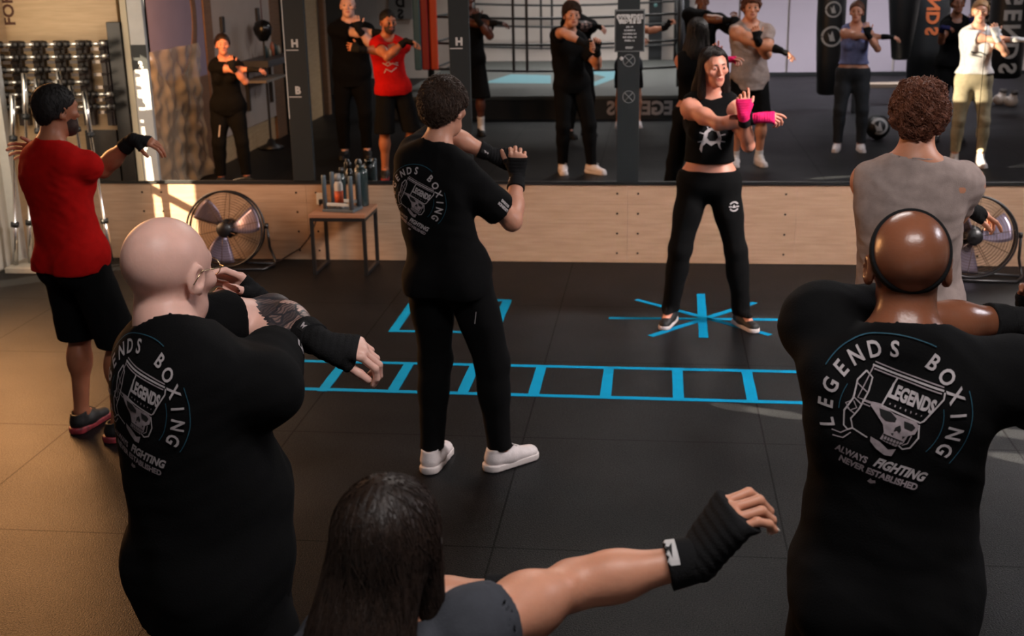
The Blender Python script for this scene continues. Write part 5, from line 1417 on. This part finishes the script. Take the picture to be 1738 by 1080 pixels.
# ---- dark-haired woman in the foreground
loc, yaw = (-.40, -7.45), rad(-4)
Lw, Lg, Dv = loc_fn(loc, yaw)
J = person('person', 'person with long straight dark hair in the foreground, arm stretched to a wrapped fist', loc, yaw, h=1.505, sex='f', W=1.0, G=.98, M=1.28, hs=1.06, res=.0075, fres=.0045, hres=.0028,
    head_yaw=-6, head_pitch=-6, twist=-4,
    arms={'L': dict(w=Lw(885, 1004, -7.12), pole=Dv((-.3, .6, -.2)), so=(.03, .08, .0), hd=Dv((.35, .9, -.25)), hn=Dv((-.2, .3, .9)), curl=.5),
          'R': dict(w=Lw(1185, 950, -7.22), pole=Dv((-.3, .8, -.30)), so=(-.01, .04, .10), hd=Dv((.55, .05, .85)), hn=Dv((-.72, -.35, .5)), curl=(.95, 1.05, 1.0, .75), th=(.75, .3, -.75), hs=1.34)})
finish_body(J, skinset('warm', (200, 140, 112)))
tee(J, fabric('dark_grey_cotton', lin(62, 64, 70)), hem=.86, sleeve=.20, hemr=.165, seed=61, sl_r=.068, amp=.004, res=.0065)
trousers(J, BLACK2, top=.98, bottom=.62, flare=.10, seed=62, name='shorts')
shoes(J, SHOEW, SOLEW)
H_D = hairmat('espresso', (36, 25, 19), .46)
hair(J, H_D, 'long', seed=9, thick=.016, nst=3200, amp=.0022, st_len=.20, st_r=.0010, length=.36, front=.088, fall=(-.02, -.015), wid=(.090, .095))
add_face(J, H_D)
wrap(J, 'R', WRAPK, lo=-.045, hi=.086, off=.010, cuff=WRAPK, cover=1); wrap(J, 'L', WRAPK, cuff=WRAPK)
strap_label(J, 'R', ang=Dv((-.62, -.45, .65)), material=[mat('tab_white', lin(190, 186, 186), rough=.7), PRINTK], size=(.030, .052))
a = J['arm']['R']
bm = bmesh.new()
for i in range(4):
    fgs = a['fing'][i * 3 + 2]; tip = np.array(fgs.b, float); dd = unit(fgs.b - fgs.a); nn = unit(np.cross(dd, np.cross(a['hn'], dd)))
    nn = unit(a['hn'] - dd * (a['hn'] @ dd)) if abs(a['hn'] @ dd) < .95 else unit(np.cross(dd, np.cross(a['hd'], dd)))
    sp = np.cross(dd, nn); r = fgs.rb
    M4 = Matrix((tuple(sp), tuple(dd), tuple(nn))).transposed().to_4x4(); M4.translation = Vector(tip + nn * r * .72 + dd * .002)
    add_lathe(bm, [(0, .0016), (.0035, .0013), (.0052, .0002), (.005, -.001), (0, -.001)], 10, M4)
bm_obj('fingernails', bm, mat('light_nail', lin(206, 186, 170), rough=.3), J['root'], True)

# ---- the coach facing the class
loc, yaw = (.31, -1.58), rad(180)
Lw, Lg, Dv = loc_fn(loc, yaw)
fl = Lg(.535, -1.60); fr = Lg(.095, -1.56)
J = person('person', 'person facing the camera in black crop top and joggers with pink hand wraps', loc, yaw, rz=.003, h=1.70, sex='f', W=1.0, G=.96, M=1.05, res=.008, fres=.004, hres=.0034,
    twist=0, head_yaw=22, head_pitch=-4, head_roll=3, head_off=(-.01, .01, 0),
    feet={'L': (fl[0], fl[1], 26), 'R': (fr[0], fr[1], -16)},
    arms={'R': dict(w=Lw(1288, 201, -1.92), pole=Dv((-.3, -.4, -.4)), so=(-.03, .07, .0), hd=Dv((1, -.10, .05)), hn=Dv((.0, -.5, .8)), curl=(.35, .7, .9, 1.0), th=(.9, .3, -.3)),
          'L': dict(w=Lw(1262, 196, -1.95), pole=Dv((.25, .1, -1)), so=(0, .05, -.02), hd=Dv((-.05, 0, 1)), hn=Dv((.1, -1, .1)), curl=(.45, .8, 1.0, 1.1), th=(.7, .6, -.4))})
finish_body(J, skinset('rose', (206, 140, 118)))
tank(J, BLACK, hem=1.085, seed=71, crop=True, hemr=.155, amp=.004, cut_r=(.052, .13, .135), neck=.058, scoop=.008, cutx=.058, ndz=.022, name='crop_top', res=.007)
def crop_emblem():
    S = []
    pt = [(-.05, .00), (-.045, .035), (-.02, .055), (.015, .06), (.045, .04), (.058, .0), (.05, -.045), (.06, -.075), (.045, -.06), (.035, -.03), (.02, -.035), (.0, -.05), (-.03, -.03), (-.05, -.05), (-.055, -.09), (-.068, -.07), (-.06, -.03)]
    S.append(poly_tris(pt) + (0, 0))
    S.append(poly_tris([(-.022, .03), (.0, .045), (.03, .035), (.04, .005), (.022, -.02), (-.01, -.02), (-.028, .0)]) + (1, .0008))
    for a in (20, 60, 110, 150, 200, 340): S.append(ribbon([(.05 * math.cos(rad(a)), .05 * math.sin(rad(a))), (.085 * math.cos(rad(a)), .07 * math.sin(rad(a)))], .006) + (0, 0))
    return S
project('chest_print', crop_emblem(), J['shirtVF'], Lw(1208, 236, -1.74), Dv((1, 0, 0)), np.array([0, 0, 1.]), Dv((0, 1, 0)), [PRINT, PRINTK], J['shirt'], off=.003)
trousers(J, BLACK2, top=1.03, seed=72, ankle=.082, hip_r=.092, knee_r=.070, ank_r=.050, res=.008)
MK = [ribbon(arc(0, 0, .026, .026, 30, 150, 12), .009) + (0, 0), ribbon(arc(0, 0, .026, .026, 210, 330, 12), .009) + (0, 0), poly_tris([(-.012, -.008), (0, .012), (.013, -.008)]) + (0, 0), ribbon([(-.03, -.002), (-.012, .0)], .008) + (0, 0), ribbon([(.012, 0), (.03, -.002)], .008) + (0, 0)]
project('leg_mark', MK, J['pantsVF'], Lw(1246, 353, -1.70), Dv((1, 0, 0)), np.array([0, 0, 1.]), Dv((0, 1, 0)), [PRINT], J['pants'], off=.002)
shoes(J, SHOEK, SOLEW, size=.93, lace=LACEK)
hair(J, H_D if False else hairmat('dark_umber', (30, 21, 19), .45), 'long', seed=14, thick=.016, nst=2200, amp=.006, fz=.092, st_len=.16, st_r=.0012, length=.22, front=.062, fall=(.0, .015), wid=(.088, .070))
add_face(J, H_D)
for sd in 'LR': wrap(J, sd, WRAPP, cuff=WRAPK, off=.0055, cover=1)

# ---- people who stand outside the frame and are seen in the mirror
def std(s, wl=(.36, .30, 1.40), wr=(.12, .36, 1.44), **k):
    wl = np.array(wl) * s; wr = np.array(wr) * s
    return {'L': dict(w=wl, pole=(-.2, .4, -.5), so=(.04, .07, .0), hd=(1, .1, -.1), hn=(.1, .3, 1), curl=.5, **k),
            'R': dict(w=wr, pole=(.7, -.2, -1), so=(0, .05, -.01), hd=(-.2, -.1, 1), hn=(.1, 1, 0), curl=.7)}
def mirror_person(label, q, head_z, yaw, skin, **k):
    q = flip(q); h = head_z
    return person('person', label, (q[0], q[1]), yaw, h=h, res=.012, fres=.0055, hres=.005, arms=k.pop('arms', None) or std(h / 1.78), **k)
SOCKW = MATS['white_sock']
J = mirror_person('person in long black sports kit with tied hair, mirrored beside the hanging plastic sheet', gpt(398, 312), 1.52, rad(-14), None, sex='f', head_yaw=-10)
finish_body(J, MATS and skinset('rose', (206, 140, 118)))
tee(J, BLACK, hem=.84, sleeve=.60, hemr=.165, seed=81, sl_r=.072); trousers(J, BLACK2, top=.98, seed=82); shoes(J, SHOEK, SOLEW, res=.008)
hair(J, H_D, 'tied', seed=15, nst=0, thick=.016, fz=.066, back=-.06); add_face(J, H_D)
for sd in 'LR': wrap(J, sd, WRAPK)
project('pocket_stripe', [ribbon([(0, 0), (.02, -.12)], .012) + (0, 0)], J['pantsVF'], J['Pv'](-.10, .05, .74), np.array([-1., 0, 0]), np.array([0, 0, 1.]), (0, -1, 0), [PRINT], J['pants'], off=.003)

q = gpt(605, 268)
J = mirror_person('tall bald person in all black, mirrored behind the red tee', q, 1.84, rad(-10), None, W=1.08, G=1.08, M=1.1)
finish_body(J, skinset('pink', SK_P))
tee(J, BLACK, hem=.80, sleeve=.72, hemr=.195, seed=83, sl_r=.09); trousers(J, BLACK2, top=.98, seed=84); shoes(J, SHOEK, SHOEK, res=.008); add_face(J, MATS['hair_grey_brown'])
for sd in 'LR': wrap(J, sd, WRAPK)

q = gpt(800, 229)
J = mirror_person('dark-skinned person in black shorts and white socks, mirrored beside the middle post', q, 1.82, rad(-8), None, W=1.05, M=1.1)
finish_body(J, skinset('deep', (92, 54, 42)))
tee(J, BLACK, hem=.84, sleeve=.6, hemr=.185, seed=85, sl_r=.085); trousers(J, BLACK2, top=.98, bottom=.48, flare=.12, seed=86, name='shorts'); shoes(J, SHOEK, SHOEK, sock=SOCKW, sock_top=.24, res=.008)
hair(J, H_BK, 'short', seed=16, thick=.008, nst=0); add_face(J, H_BK)
for sd in 'LR': wrap(J, sd, WRAPK)

q = gpt(1440, 256)
J = mirror_person('person in blue tank top and charcoal trousers with tied brown hair, mirrored at the bags', q, 1.66, rad(6), None, sex='f', head_yaw=8)
finish_body(J, skinset('fair', (196, 140, 116)))
tank(J, fabric('blue_cotton', lin(112, 118, 160)), hem=1.06, seed=87, hemr=.150, neck=.08, name='tank_top', cut_r=(.055, .13, .13), cutx=.05); trousers(J, fabric('charcoal_jersey', lin(48, 50, 54)), top=1.02, seed=88, ankle=.10); shoes(J, SHOEW, SOLEW, res=.008)
H_CH = hairmat('chestnut', (92, 58, 42)); hair(J, H_CH, 'tied', seed=17, nst=0, thick=.016, fz=.066); add_face(J, H_CH)
for sd in 'LR': wrap(J, sd, WRAPK)

q = gpt(1640, 282)
J = mirror_person('blonde person in white tee and sand leggings lit by the sun, mirrored at the right', q, 1.70, rad(4), None, sex='f', head_yaw=6)
finish_body(J, skinset('peach', (214, 158, 130)))
tee(J, fabric('white_cotton', lin(216, 214, 212)), hem=1.02, sleeve=.45, hemr=.150, seed=89, sl_r=.072)
project('chest_print', [ribbon([(-.07, .01), (-.02, .035), (.04, .03), (.08, .045)], .012) + (0, 0), ribbon([(-.04, -.015), (.02, .0), (.06, .01)], .010) + (0, 0)], J['shirtVF'], J['T'](0, .1, 1.22), np.array([-1., 0, 0]), np.array([0, 0, 1.]), (0, -1, 0), [PRINTK], J['shirt'], off=.003)
trousers(J, fabric('sand_jersey', lin(168, 156, 128)), top=1.06, seed=90, ankle=.16, hip_r=.086, knee_r=.058, ank_r=.042, off=.005, amp=.003, name='leggings'); shoes(J, SHOEW, SOLEW, res=.008, sock=SOCKW, sock_top=.15)
H_BL = hairmat('blonde', (168, 128, 86)); hair(J, H_BL, 'tied', seed=18, nst=0, thick=.016, fz=.066); add_face(J, H_BL)
for sd in 'LR': wrap(J, sd, WRAPW, cover=1)

q = gpt(1606, 238)
J = mirror_person('person in black shorts and navy wraps, mirrored behind the blonde one', q, 1.70, rad(0), None, sex='f', arms=std(1.70/1.78, wl=(-.25, .42, 1.42)))
finish_body(J, skinset('bronze', (128, 80, 58)))
tee(J, BLACK, hem=.92, sleeve=.5, hemr=.165, seed=91, sl_r=.075); trousers(J, BLACK2, top=1.0, bottom=.58, flare=.10, seed=92, name='shorts'); shoes(J, SHOEK, SHOEK, res=.008, sock=SOCKW, sock_top=.20)
hair(J, H_BK, 'tied', seed=19, nst=0, thick=.016, fz=.066); add_face(J, H_BK)
for sd in 'LR': wrap(J, sd, WRAPB, cover=1)
# ------------------------------------------------------------------ the far side of the hall, seen in the mirror
def vL(px, py, X=-4.93): q = xpt(px, py, X); return -q[1], q[2]          # real y, z on the left wall
def vg(px, py, z=0.0): q = gpt(px, py, z); return np.array([q[0], -q[1], q[2]])
def vw(px, py, Y): q = wpt(px, py, Y); return np.array([q[0], -q[1], q[2]])
BROWN = ply('brown_board', (120, 88, 64), (136, 102, 76))
LILAC = mat('lilac_board', lin(150, 138, 160), rough=.6, noise=.05, nscale=4)
GREYB = mat('grey_board', lin(186, 172, 162), rough=.6, noise=.04, nscale=4)
PLAST = mat('clear_film', lin(196, 186, 166), rough=.18, spec=.8, bump=1.0, bscale=9, alpha=.5)
# left wall
b = box('wall_banner', XL + .001, XL + .02, -4.12, -2.2, .02, 2.9, LILAC); setp(b, 'lilac banner with a brown ring on the left wall, behind the hanging plastic', 'banner')
bm = bmesh.new(); pts = [(XL + .021, -3.15 + .72 * math.cos(t), 1.72 + .72 * math.sin(t)) for t in [2 * PI * k / 60 for k in range(60)]]
add_tube(bm, pts, .075, 8, closed=True)
for v in bm.verts: v.co.x = XL + .021 + max(-.001, min(.004, v.co.x - XL - .021))
bm_obj('ring_print', bm, BROWN, b)
bb = box('lower_boards', XL + .019, XL + .028, -4.12, -2.2, .02, 1.05, BROWN, b)
nx, ny = 46, 60; rs = np.random.RandomState(5); gy, gz = np.meshgrid(np.linspace(-3.72, -2.25, nx), np.linspace(.02, 1.42, ny), indexing='ij')
P = np.stack([gy.ravel(), gz.ravel(), 0 * gy.ravel()], 1)
xx = XL + .09 + .018 * sines(P, 9, 3) + .012 * sines(P, 26, 4) + .008 * (1 - np.abs(sines(P, 14, 6)))
V = np.stack([xx, gy.ravel(), gz.ravel()], 1); F = [(i*ny+j, (i+1)*ny+j, (i+1)*ny+j+1, i*ny+j+1) for i in range(nx-1) for j in range(ny-1)]
o = from_np('plastic_sheet', V, F, PLAST); setp(o, 'crumpled clear plastic sheet hanging over the lilac banner, mirrored at the left', 'plastic sheet')
y0, z0 = vL(366, 150); y1, z1 = vL(480, 150)
gb = box('wall_panel', XL + .001, XL + .03, -6.45, -4.36, .30, 2.9, GREYB); setp(gb, 'grey wall panel with two black handles behind the speed ball', 'panel')
for px in (374, 434):
    yy, zz = vL(px, 42 if px < 400 else 26); box('handle', XL + .03, XL + .06, yy - .05, yy + .05, zz - .09, zz + .09, BLKMETAL, gb, .01)
for (a_, c_) in ((-4.36, -4.13), (-6.85, -6.45)):
    o = box('wall_trim', XL + .001, XL + .035, a_, c_, .0, 2.9, BROWN); setp(o, 'brown upright trim board %s the grey wall panel' % ('left of' if c_ > -5 else 'right of'), 'trim')
ct = empty('wall_shelf', (XL + .03, -5.75, 0), 0, 'grey wall shelf with small bottles behind the person in long black kit', 'shelf')
box('top', 0, .34, -.62, .55, 1.02, 1.10, mat('shelf_grey', lin(66, 66, 70), rough=.5), ct, .004); box('lower_shelf', 0, .30, -.25, .55, .84, .87, mat('shelf_pale', lin(150, 140, 130), rough=.5), ct, .003)
bm = bmesh.new(); add_box(bm, .0, .04, -.5, -.46, .5, 1.02); add_box(bm, .0, .04, .40, .44, .5, 1.02); bm_obj('bracket', bm, BLKMETAL, ct)
for k in range(5): bottle('shelf_bottle', XL + .18, -6.25 + .13 * k, 1.10, [(0, 0), (.025, 0), (.026, .06 + .03 * (k % 3)), (.012, .10 + .03 * (k % 3)), (0, .11 + .03 * (k % 3))], mat('bottle_tone_%d' % (k % 3), lin(*((190, 180, 160), (70, 90, 90), (200, 120, 90))[k % 3]), rough=.4), 'small bottle on the grey wall shelf, %s from the far end' % ('first', 'second', 'third', 'fourth', 'fifth')[k])['group'] = 'bottles on the wall shelf'
# speed ball on a pole
q = vg(461, 252); sb = empty('speed_ball', (q[0], q[1], 0), 0, 'black speed ball on a tall thin pole with round base', 'speed ball'); d_ = math.hypot(q[0], CAMD - q[1] + 0)
zb = vw(446, 52, -q[1])[2]
bm = bmesh.new(); add_lathe(bm, [(0, 0), (.15, 0), (.16, .02), (.06, .06), (.03, .12), (0, .12)], 24); bm_obj('base', bm, BLKMETAL, sb, True)
bm = bmesh.new(); add_lathe(bm, [(.016, .1), (.014, zb - .08)], 10); bm_obj('pole', bm, BLKMETAL, sb, True)
bm = bmesh.new(); add_lathe(bm, [(0, zb - .13), (.05, zb - .12), (.10, zb - .04), (.115, zb + .03), (.085, zb + .10), (.03, zb + .125), (0, zb + .13)], 20); bm_obj('ball', bm, mat('ball_leather', lin(18, 18, 19), rough=.25, spec=.6), sb, True)
bm = bmesh.new(); add_tube(bm, [(0, 0, zb + .12), (0, 0, 3.2)], .006, 6); bm_obj('cord', bm, mat('red_cord', lin(90, 40, 40), rough=.6), sb)
# dark portal with a grey door, left rear
o = box('portal_post', XL + .003, XL + .16, -7.35, -6.95, 0, 3.2, DARKW); setp(o, 'dark square portal post between grey wall panel and grey door', 'post')
dd = empty('door_leaf', (-5.4, -11.3, 0), 0, 'plain grey door leaf in a dark frame at the far left', 'door')
q0, q1 = vg(546, 163), vg(592, 163)
dd.location = ((q0[0] + q1[0]) / 2, q0[1], 0); w = abs(q1[0] - q0[0]) / 2
box('panel', -w, w, -.03, .03, .02, 2.6, mat('door_grey', lin(92, 86, 78), rough=.6), dd)
for s_ in (-1, 1): box('frame', s_ * (w + .06) - .06, s_ * (w + .06) + .06, -.06, .06, 0, 2.8, DARKW, dd)
o = box('timber_post', XL - .06, XL + .08, -9.0, -8.86, 0, 2.8, BROWN); setp(o, 'brown timber post left of the grey door', 'post')
# ---- boxing ring
RX0, RX1, RY0, RY1, RZ = -3.75, .42, -8.25, -13.95, .33
CANV = mat('ring_canvas', lin(62, 64, 61), rough=.8, noise=.06, nscale=5); ROPE = mat('ring_rope', lin(24, 26, 27), rough=.5)
rg = empty('boxing_ring', ((RX0 + RX1) / 2, RY0, 0), 0, 'low boxing ring with dark ropes and grey canvas, mirrored in the middle', 'boxing ring')
ox, oy = rg.location[0], rg.location[1]
box('platform', RX0 - ox, RX1 - ox, RY1 - oy, 0, 0, RZ - .04, mat('ring_skirt', lin(18, 20, 21), rough=.7), rg)
box('canvas', RX0 - .02 - ox, RX1 + .02 - ox, RY1 - .02 - oy, .02, RZ - .06, RZ, CANV, rg, .012)
cz_ = RZ + .0015
def patch(pxs, name, m, z=RZ):
    P = [vg(a, b_, z) for a, b_ in pxs]; V, F = poly_tris([(p[0] - ox, p[1] - oy) for p in P])
    from_np(name, np.column_stack([V, np.full(len(V), cz_)]), F, m, rg, False)
CY = mat('canvas_blue', lin(86, 128, 136), rough=.8)
patch([(820, 141), (868, 126), (935, 128), (935, 142)], 'canvas_mark', CY); patch([(990, 122), (1046, 121), (1048, 132), (1010, 146), (993, 147), (993, 140), (1012, 138), (1028, 131), (1012, 127), (990, 126)], 'canvas_mark', CY)
posts = ((RX0 + .35, -9.35, 'orange'), (RX1 - .12, -9.35, 'black'), (RX0 + .35, -13.75, 'black'), (RX1 - .12, -13.75, 'black'))
for (x, y, c_) in posts:
    bm = bmesh.new(); add_lathe(bm, [(0, RZ), (.05, RZ), (.05, RZ + 1.45), (0, RZ + 1.45)], 14, Matrix.Translation((x - ox, y - oy, 0))); bm_obj('corner_post', bm, BLKMETAL, rg, True)
PADO = mat('pad_orange', lin(226, 76, 34), rough=.5); PADR = mat('pad_red', lin(170, 40, 34), rough=.5); PADT = mat('pad_teal', lin(70, 110, 118), rough=.5)
x, y = posts[0][:2]
for k, (m_, xo) in enumerate(((PADO, .07), (PADR, -.06), (PADT, -.17))): box('corner_pad', x + xo - .055 - ox, x + xo + .055 - ox, y - .03 - oy + .06 + .02 * k, y + .03 - oy + .06 + .02 * k, RZ + .28, RZ + 1.5, m_, rg, .02)
for zz in (.62, 1.0, 1.38, 1.74):
    bm = bmesh.new(); c4 = [(posts[i][0] - ox, posts[i][1] - oy, zz) for i in (0, 1, 3, 2)]
    pp_ = []
    for i in range(4):
        a_, b_ = Vector(c4[i]), Vector(c4[(i + 1) % 4])
        for k in range(8):
            t_ = k / 8; p_ = a_.lerp(b_, t_); p_.z -= .05 * math.sin(PI * t_); pp_.append(p_)
    add_tube(bm, pp_, .019, 8, closed=True); bm_obj('rope', bm, ROPE, rg, True)
for x_ in (-1.95, -2.15):
    for y_ in (-9.35, -13.75): box('rope_tie', x_ - .02 - ox, x_ + .02 - ox, y_ - .012 - oy, y_ + .012 - oy, .55, 1.74, ROPE, rg)
v, f = text_tris('LEGENDS', .26, .010, cond=1.0)
o = from_np('skirt_lettering', np.column_stack([-v[:, 0] * .95, np.zeros(len(v)), v[:, 1]]), f, mat('skirt_letters', lin(150, 142, 140), rough=.7), rg, False); o.location = (-.20 - ox, .004, .145)
bn = empty('banner', (RX0 + .1, -14.22, 0), 0, 'grey banner with upright black lettering behind the ring corner', 'banner')
q = vw(676, 30, 14.0); box('cloth', q[0] - .22 - bn.location[0], q[0] + .22 - bn.location[0], -.02, .0, 1.1, 2.6, mat('banner_grey', lin(120, 122, 122), rough=.7), bn)
for i, ch in enumerate('LEGENDS'):
    v, f = text_tris(ch, .24, .012); o = from_np('lettering', np.column_stack([-v[:, 0], np.full(len(v), .002), v[:, 1]]), f, PRINTK, bn, False); o.location = (q[0] - bn.location[0], .0, 2.45 - .21 * i)
# ---- back wall panels on the right
for (a_, b_) in ((.80, 1.42), (1.46, 2.30), (2.34, 4.2), (4.24, 6.4)):
    o = box('wall_panel', a_, b_, -14.28, -14.24, .06, 3.6, PURPW)
    setp(o, {.80: 'narrow pale lilac wall panel beside the ring', 1.46: 'pale lilac wall panel second from the ring', 2.34: 'wide pale lilac wall panel behind the heavy bags', 4.24: 'pale lilac wall panel at the far right corner'}[a_], 'panel')
o = box('trim_6', .5, 6.6, -14.27, -14.2, 0, .06, DARKW); o['kind'] = 'structure'
for (px, lab) in ((1112, 'dark truss column nearer the ring, mirrored beside the poster'), (1158, 'dark truss column next to the pale lilac panels')):
    q = vw(px, 60, 14.1); o = box('truss_column', q[0] - .12, q[0] + .12, -14.19, -14.03, 0, 3.4, DARKW); setp(o, lab, 'column')
    bm = bmesh.new()
    for z in (1.3, 1.7, 2.1): add_lathe(bm, [(0, .006), (.03, .004), (.035, 0)], 12, Matrix.Translation((q[0], -14.03, z)) @ Matrix.Rotation(-PI / 2, 4, 'X'))
    bm_obj('bolt', bm, mat('teal_bolt', lin(90, 130, 128), rough=.4), o)
# ---- heavy bags
LEATH = mat('bag_leather', lin(22, 24, 26), rough=.45, spec=.5, noise=.1, nscale=8)
def heavy_bag(px, Yv, zbot, R, label, taper=.75, letter=None, lcol=LETTER, top=2.9, spots=()):
    q = vw(px, 100, Yv); b = empty('heavy_bag', (q[0], q[1], 0), 0, label, 'punching bag', None)
    bm = bmesh.new(); add_lathe(bm, [(0, zbot), (R * taper * .8, zbot), (R * taper, zbot + .03), (R * (taper + 1) / 2 * 1.02, zbot + .5), (R, zbot + 1.0), (R, top), (0, top)], 28); o = bm_obj('bag', bm, LEATH, b, True)
    bm = bmesh.new()
    for z in (zbot + .10, zbot + 1.25): add_lathe(bm, [(R * 1.012, z), (R * 1.02, z), (R * 1.02, z + .02), (R * 1.012, z + .02)], 28)
    me = o.data; tv = np.array([tuple(v.co) for v in me.vertices]); tf = [tuple(p.vertices) for p in me.polygons]
    bm.free()
    if letter:
        for i, ch in enumerate(letter[0]):
            v, f = text_tris(ch, letter[1], .01); v = np.column_stack([v[:, 1], -v[:, 0]]) if True else v
            project('lettering', [(np.asarray(v) * np.array([-1, -1.0]) if letter[2] < 0 else np.asarray(v), f, 0, 0)], (tv, tf), (0, R, letter[3] - i * letter[1] * .78), np.array([-1., 0, 0]), np.array([0, 0, 1.]), (0, -1, 0), [lcol], b, off=.004)
    for (z, r_) in spots:
        sh = [ribbon(arc(0, 0, r_, r_, 0, 355, 30), r_ * .22) + (0, 0), poly_tris([(-r_*.35, -r_*.5), (0, r_*.6), (r_*.2, .1*r_), (r_*.45, r_*.4), (r_*.2, -r_*.5)]) + (0, 0)]
        project('emblem', sh, (tv, tf), (0, R, z), np.array([-1., 0, 0]), np.array([0, 0, 1.]), (0, -1, 0), [lcol], b, off=.004)
    return b
heavy_bag(1407, 9.2, .22, .20, 'tall tapering black bag with white round emblems, left of the blue tank top', spots=((1.05, .13), (1.42, .10), (1.72, .10)))
heavy_bag(1528, 10.2, .62, .24, 'rounded black bag hanging between the blue tank top and the orange lettered bag', taper=.55)
heavy_bag(1572, 11.2, .22, .31, 'wide black bag with orange upright lettering, behind the blonde one', taper=.92, letter=('LEGENDS', .26, 1, 2.2), lcol=mat('orange_letters', lin(168, 84, 40), rough=.6))
heavy_bag(1663, 9.6, .62, .20, 'black bag with pale lettering half hidden behind the blonde one', taper=.7, letter=('LEGENDS', .20, 1, 2.05))
heavy_bag(1706, 8.6, .50, .25, 'black bag with large white upright lettering at the right edge', taper=.9, letter=('LEGENDS', .30, 1, 2.05))
q = vg(1452, 190); o = box('rig_upright', q[0] - .06, q[0] + .06, q[1] - .06, q[1] + .06, 0, 3.4, mat('rig_grey', lin(52, 54, 58), rough=.5)); setp(o, 'dark grey rig upright between the tapering bag and the rounded bag', 'post')
box('bracket', -.05, .05, -.05, .05, 0, .1, BLKMETAL, o).location = (q[0], q[1] + .09, 1.7)
q = vg(1490, 178); bn_ = empty('bench', (q[0], q[1], 0), 0, 'low pale bench on dark legs below the rounded bag', 'bench')
box('seat', -.35, .35, -.14, .14, .26, .32, mat('bench_pale', lin(190, 170, 150), rough=.6), bn_, .006)
for s_ in (-1, 1): box('leg', s_ * .28 - .03, s_ * .28 + .03, -.12, .12, 0, .26, BLKMETAL, bn_)
q = vg(1488, 236); mb = empty('medicine_ball', (q[0], q[1], .15), 0, 'black medicine ball with white marks on the dark floor', 'ball')
bm = bmesh.new(); bmesh.ops.create_uvsphere(bm, u_segments=28, v_segments=18, radius=.15)
for f_ in bm.faces: f_.smooth = True
me = bpy.data.meshes.new('ball'); bm.to_mesh(me); bm.free(); bo = mesh_obj('ball', me, LEATH, mb)
tv = np.array([tuple(v.co) for v in me.vertices]); tf = [tuple(p.vertices) for p in me.polygons if len(p.vertices) >= 3]
project('ball_mark', [ribbon(arc(0, 0, .085, .085, 20, 300, 24), .03) + (0, 0), poly_tris([(-.04, -.05), (0, .06), (.02, 0), (.06, .03), (.03, -.06)]) + (0, 0)], (tv, tf), (0, .15, .02), np.array([-1., 0, 0]), np.array([0, 0, 1.]), (0, -1, 0), [LETTER], mb, off=.003)
for k, px in enumerate((1696, 1715)):
    q = vg(px, 178 + 3 * k); gv = empty('boxing_glove', (q[0], q[1], 0), rad(20 * k), 'white boxing glove on the floor, %s of the pair under the lettered bag' % ('left' if k == 0 else 'right'), 'boxing glove')
    S = Field((-.16, -.12, -.01), (.16, .12, .26), .010).add([Ell((0, 0, .075), (.10, .07, .075), k=.03), Cone((0, 0, .08), (.03, 0, .17), .055, .05, k=.03), Ell((-.06, .05, .10), (.035, .03, .055), k=.02)])
    S.cut((0, 0, .002), (0, 0, -1)); v, f = S.mesh(); from_np('glove', v, f, mat('glove_white', lin(206, 196, 186), rough=.4), gv)
    bm = bmesh.new(); add_lathe(bm, [(.045, .17), (.052, .17), (.052, .23), (.045, .23)], 18, Matrix.Translation((.035, 0, 0))); bm_obj('cuff', bm, mat('glove_cuff', lin(70, 66, 64), rough=.6), gv, True)
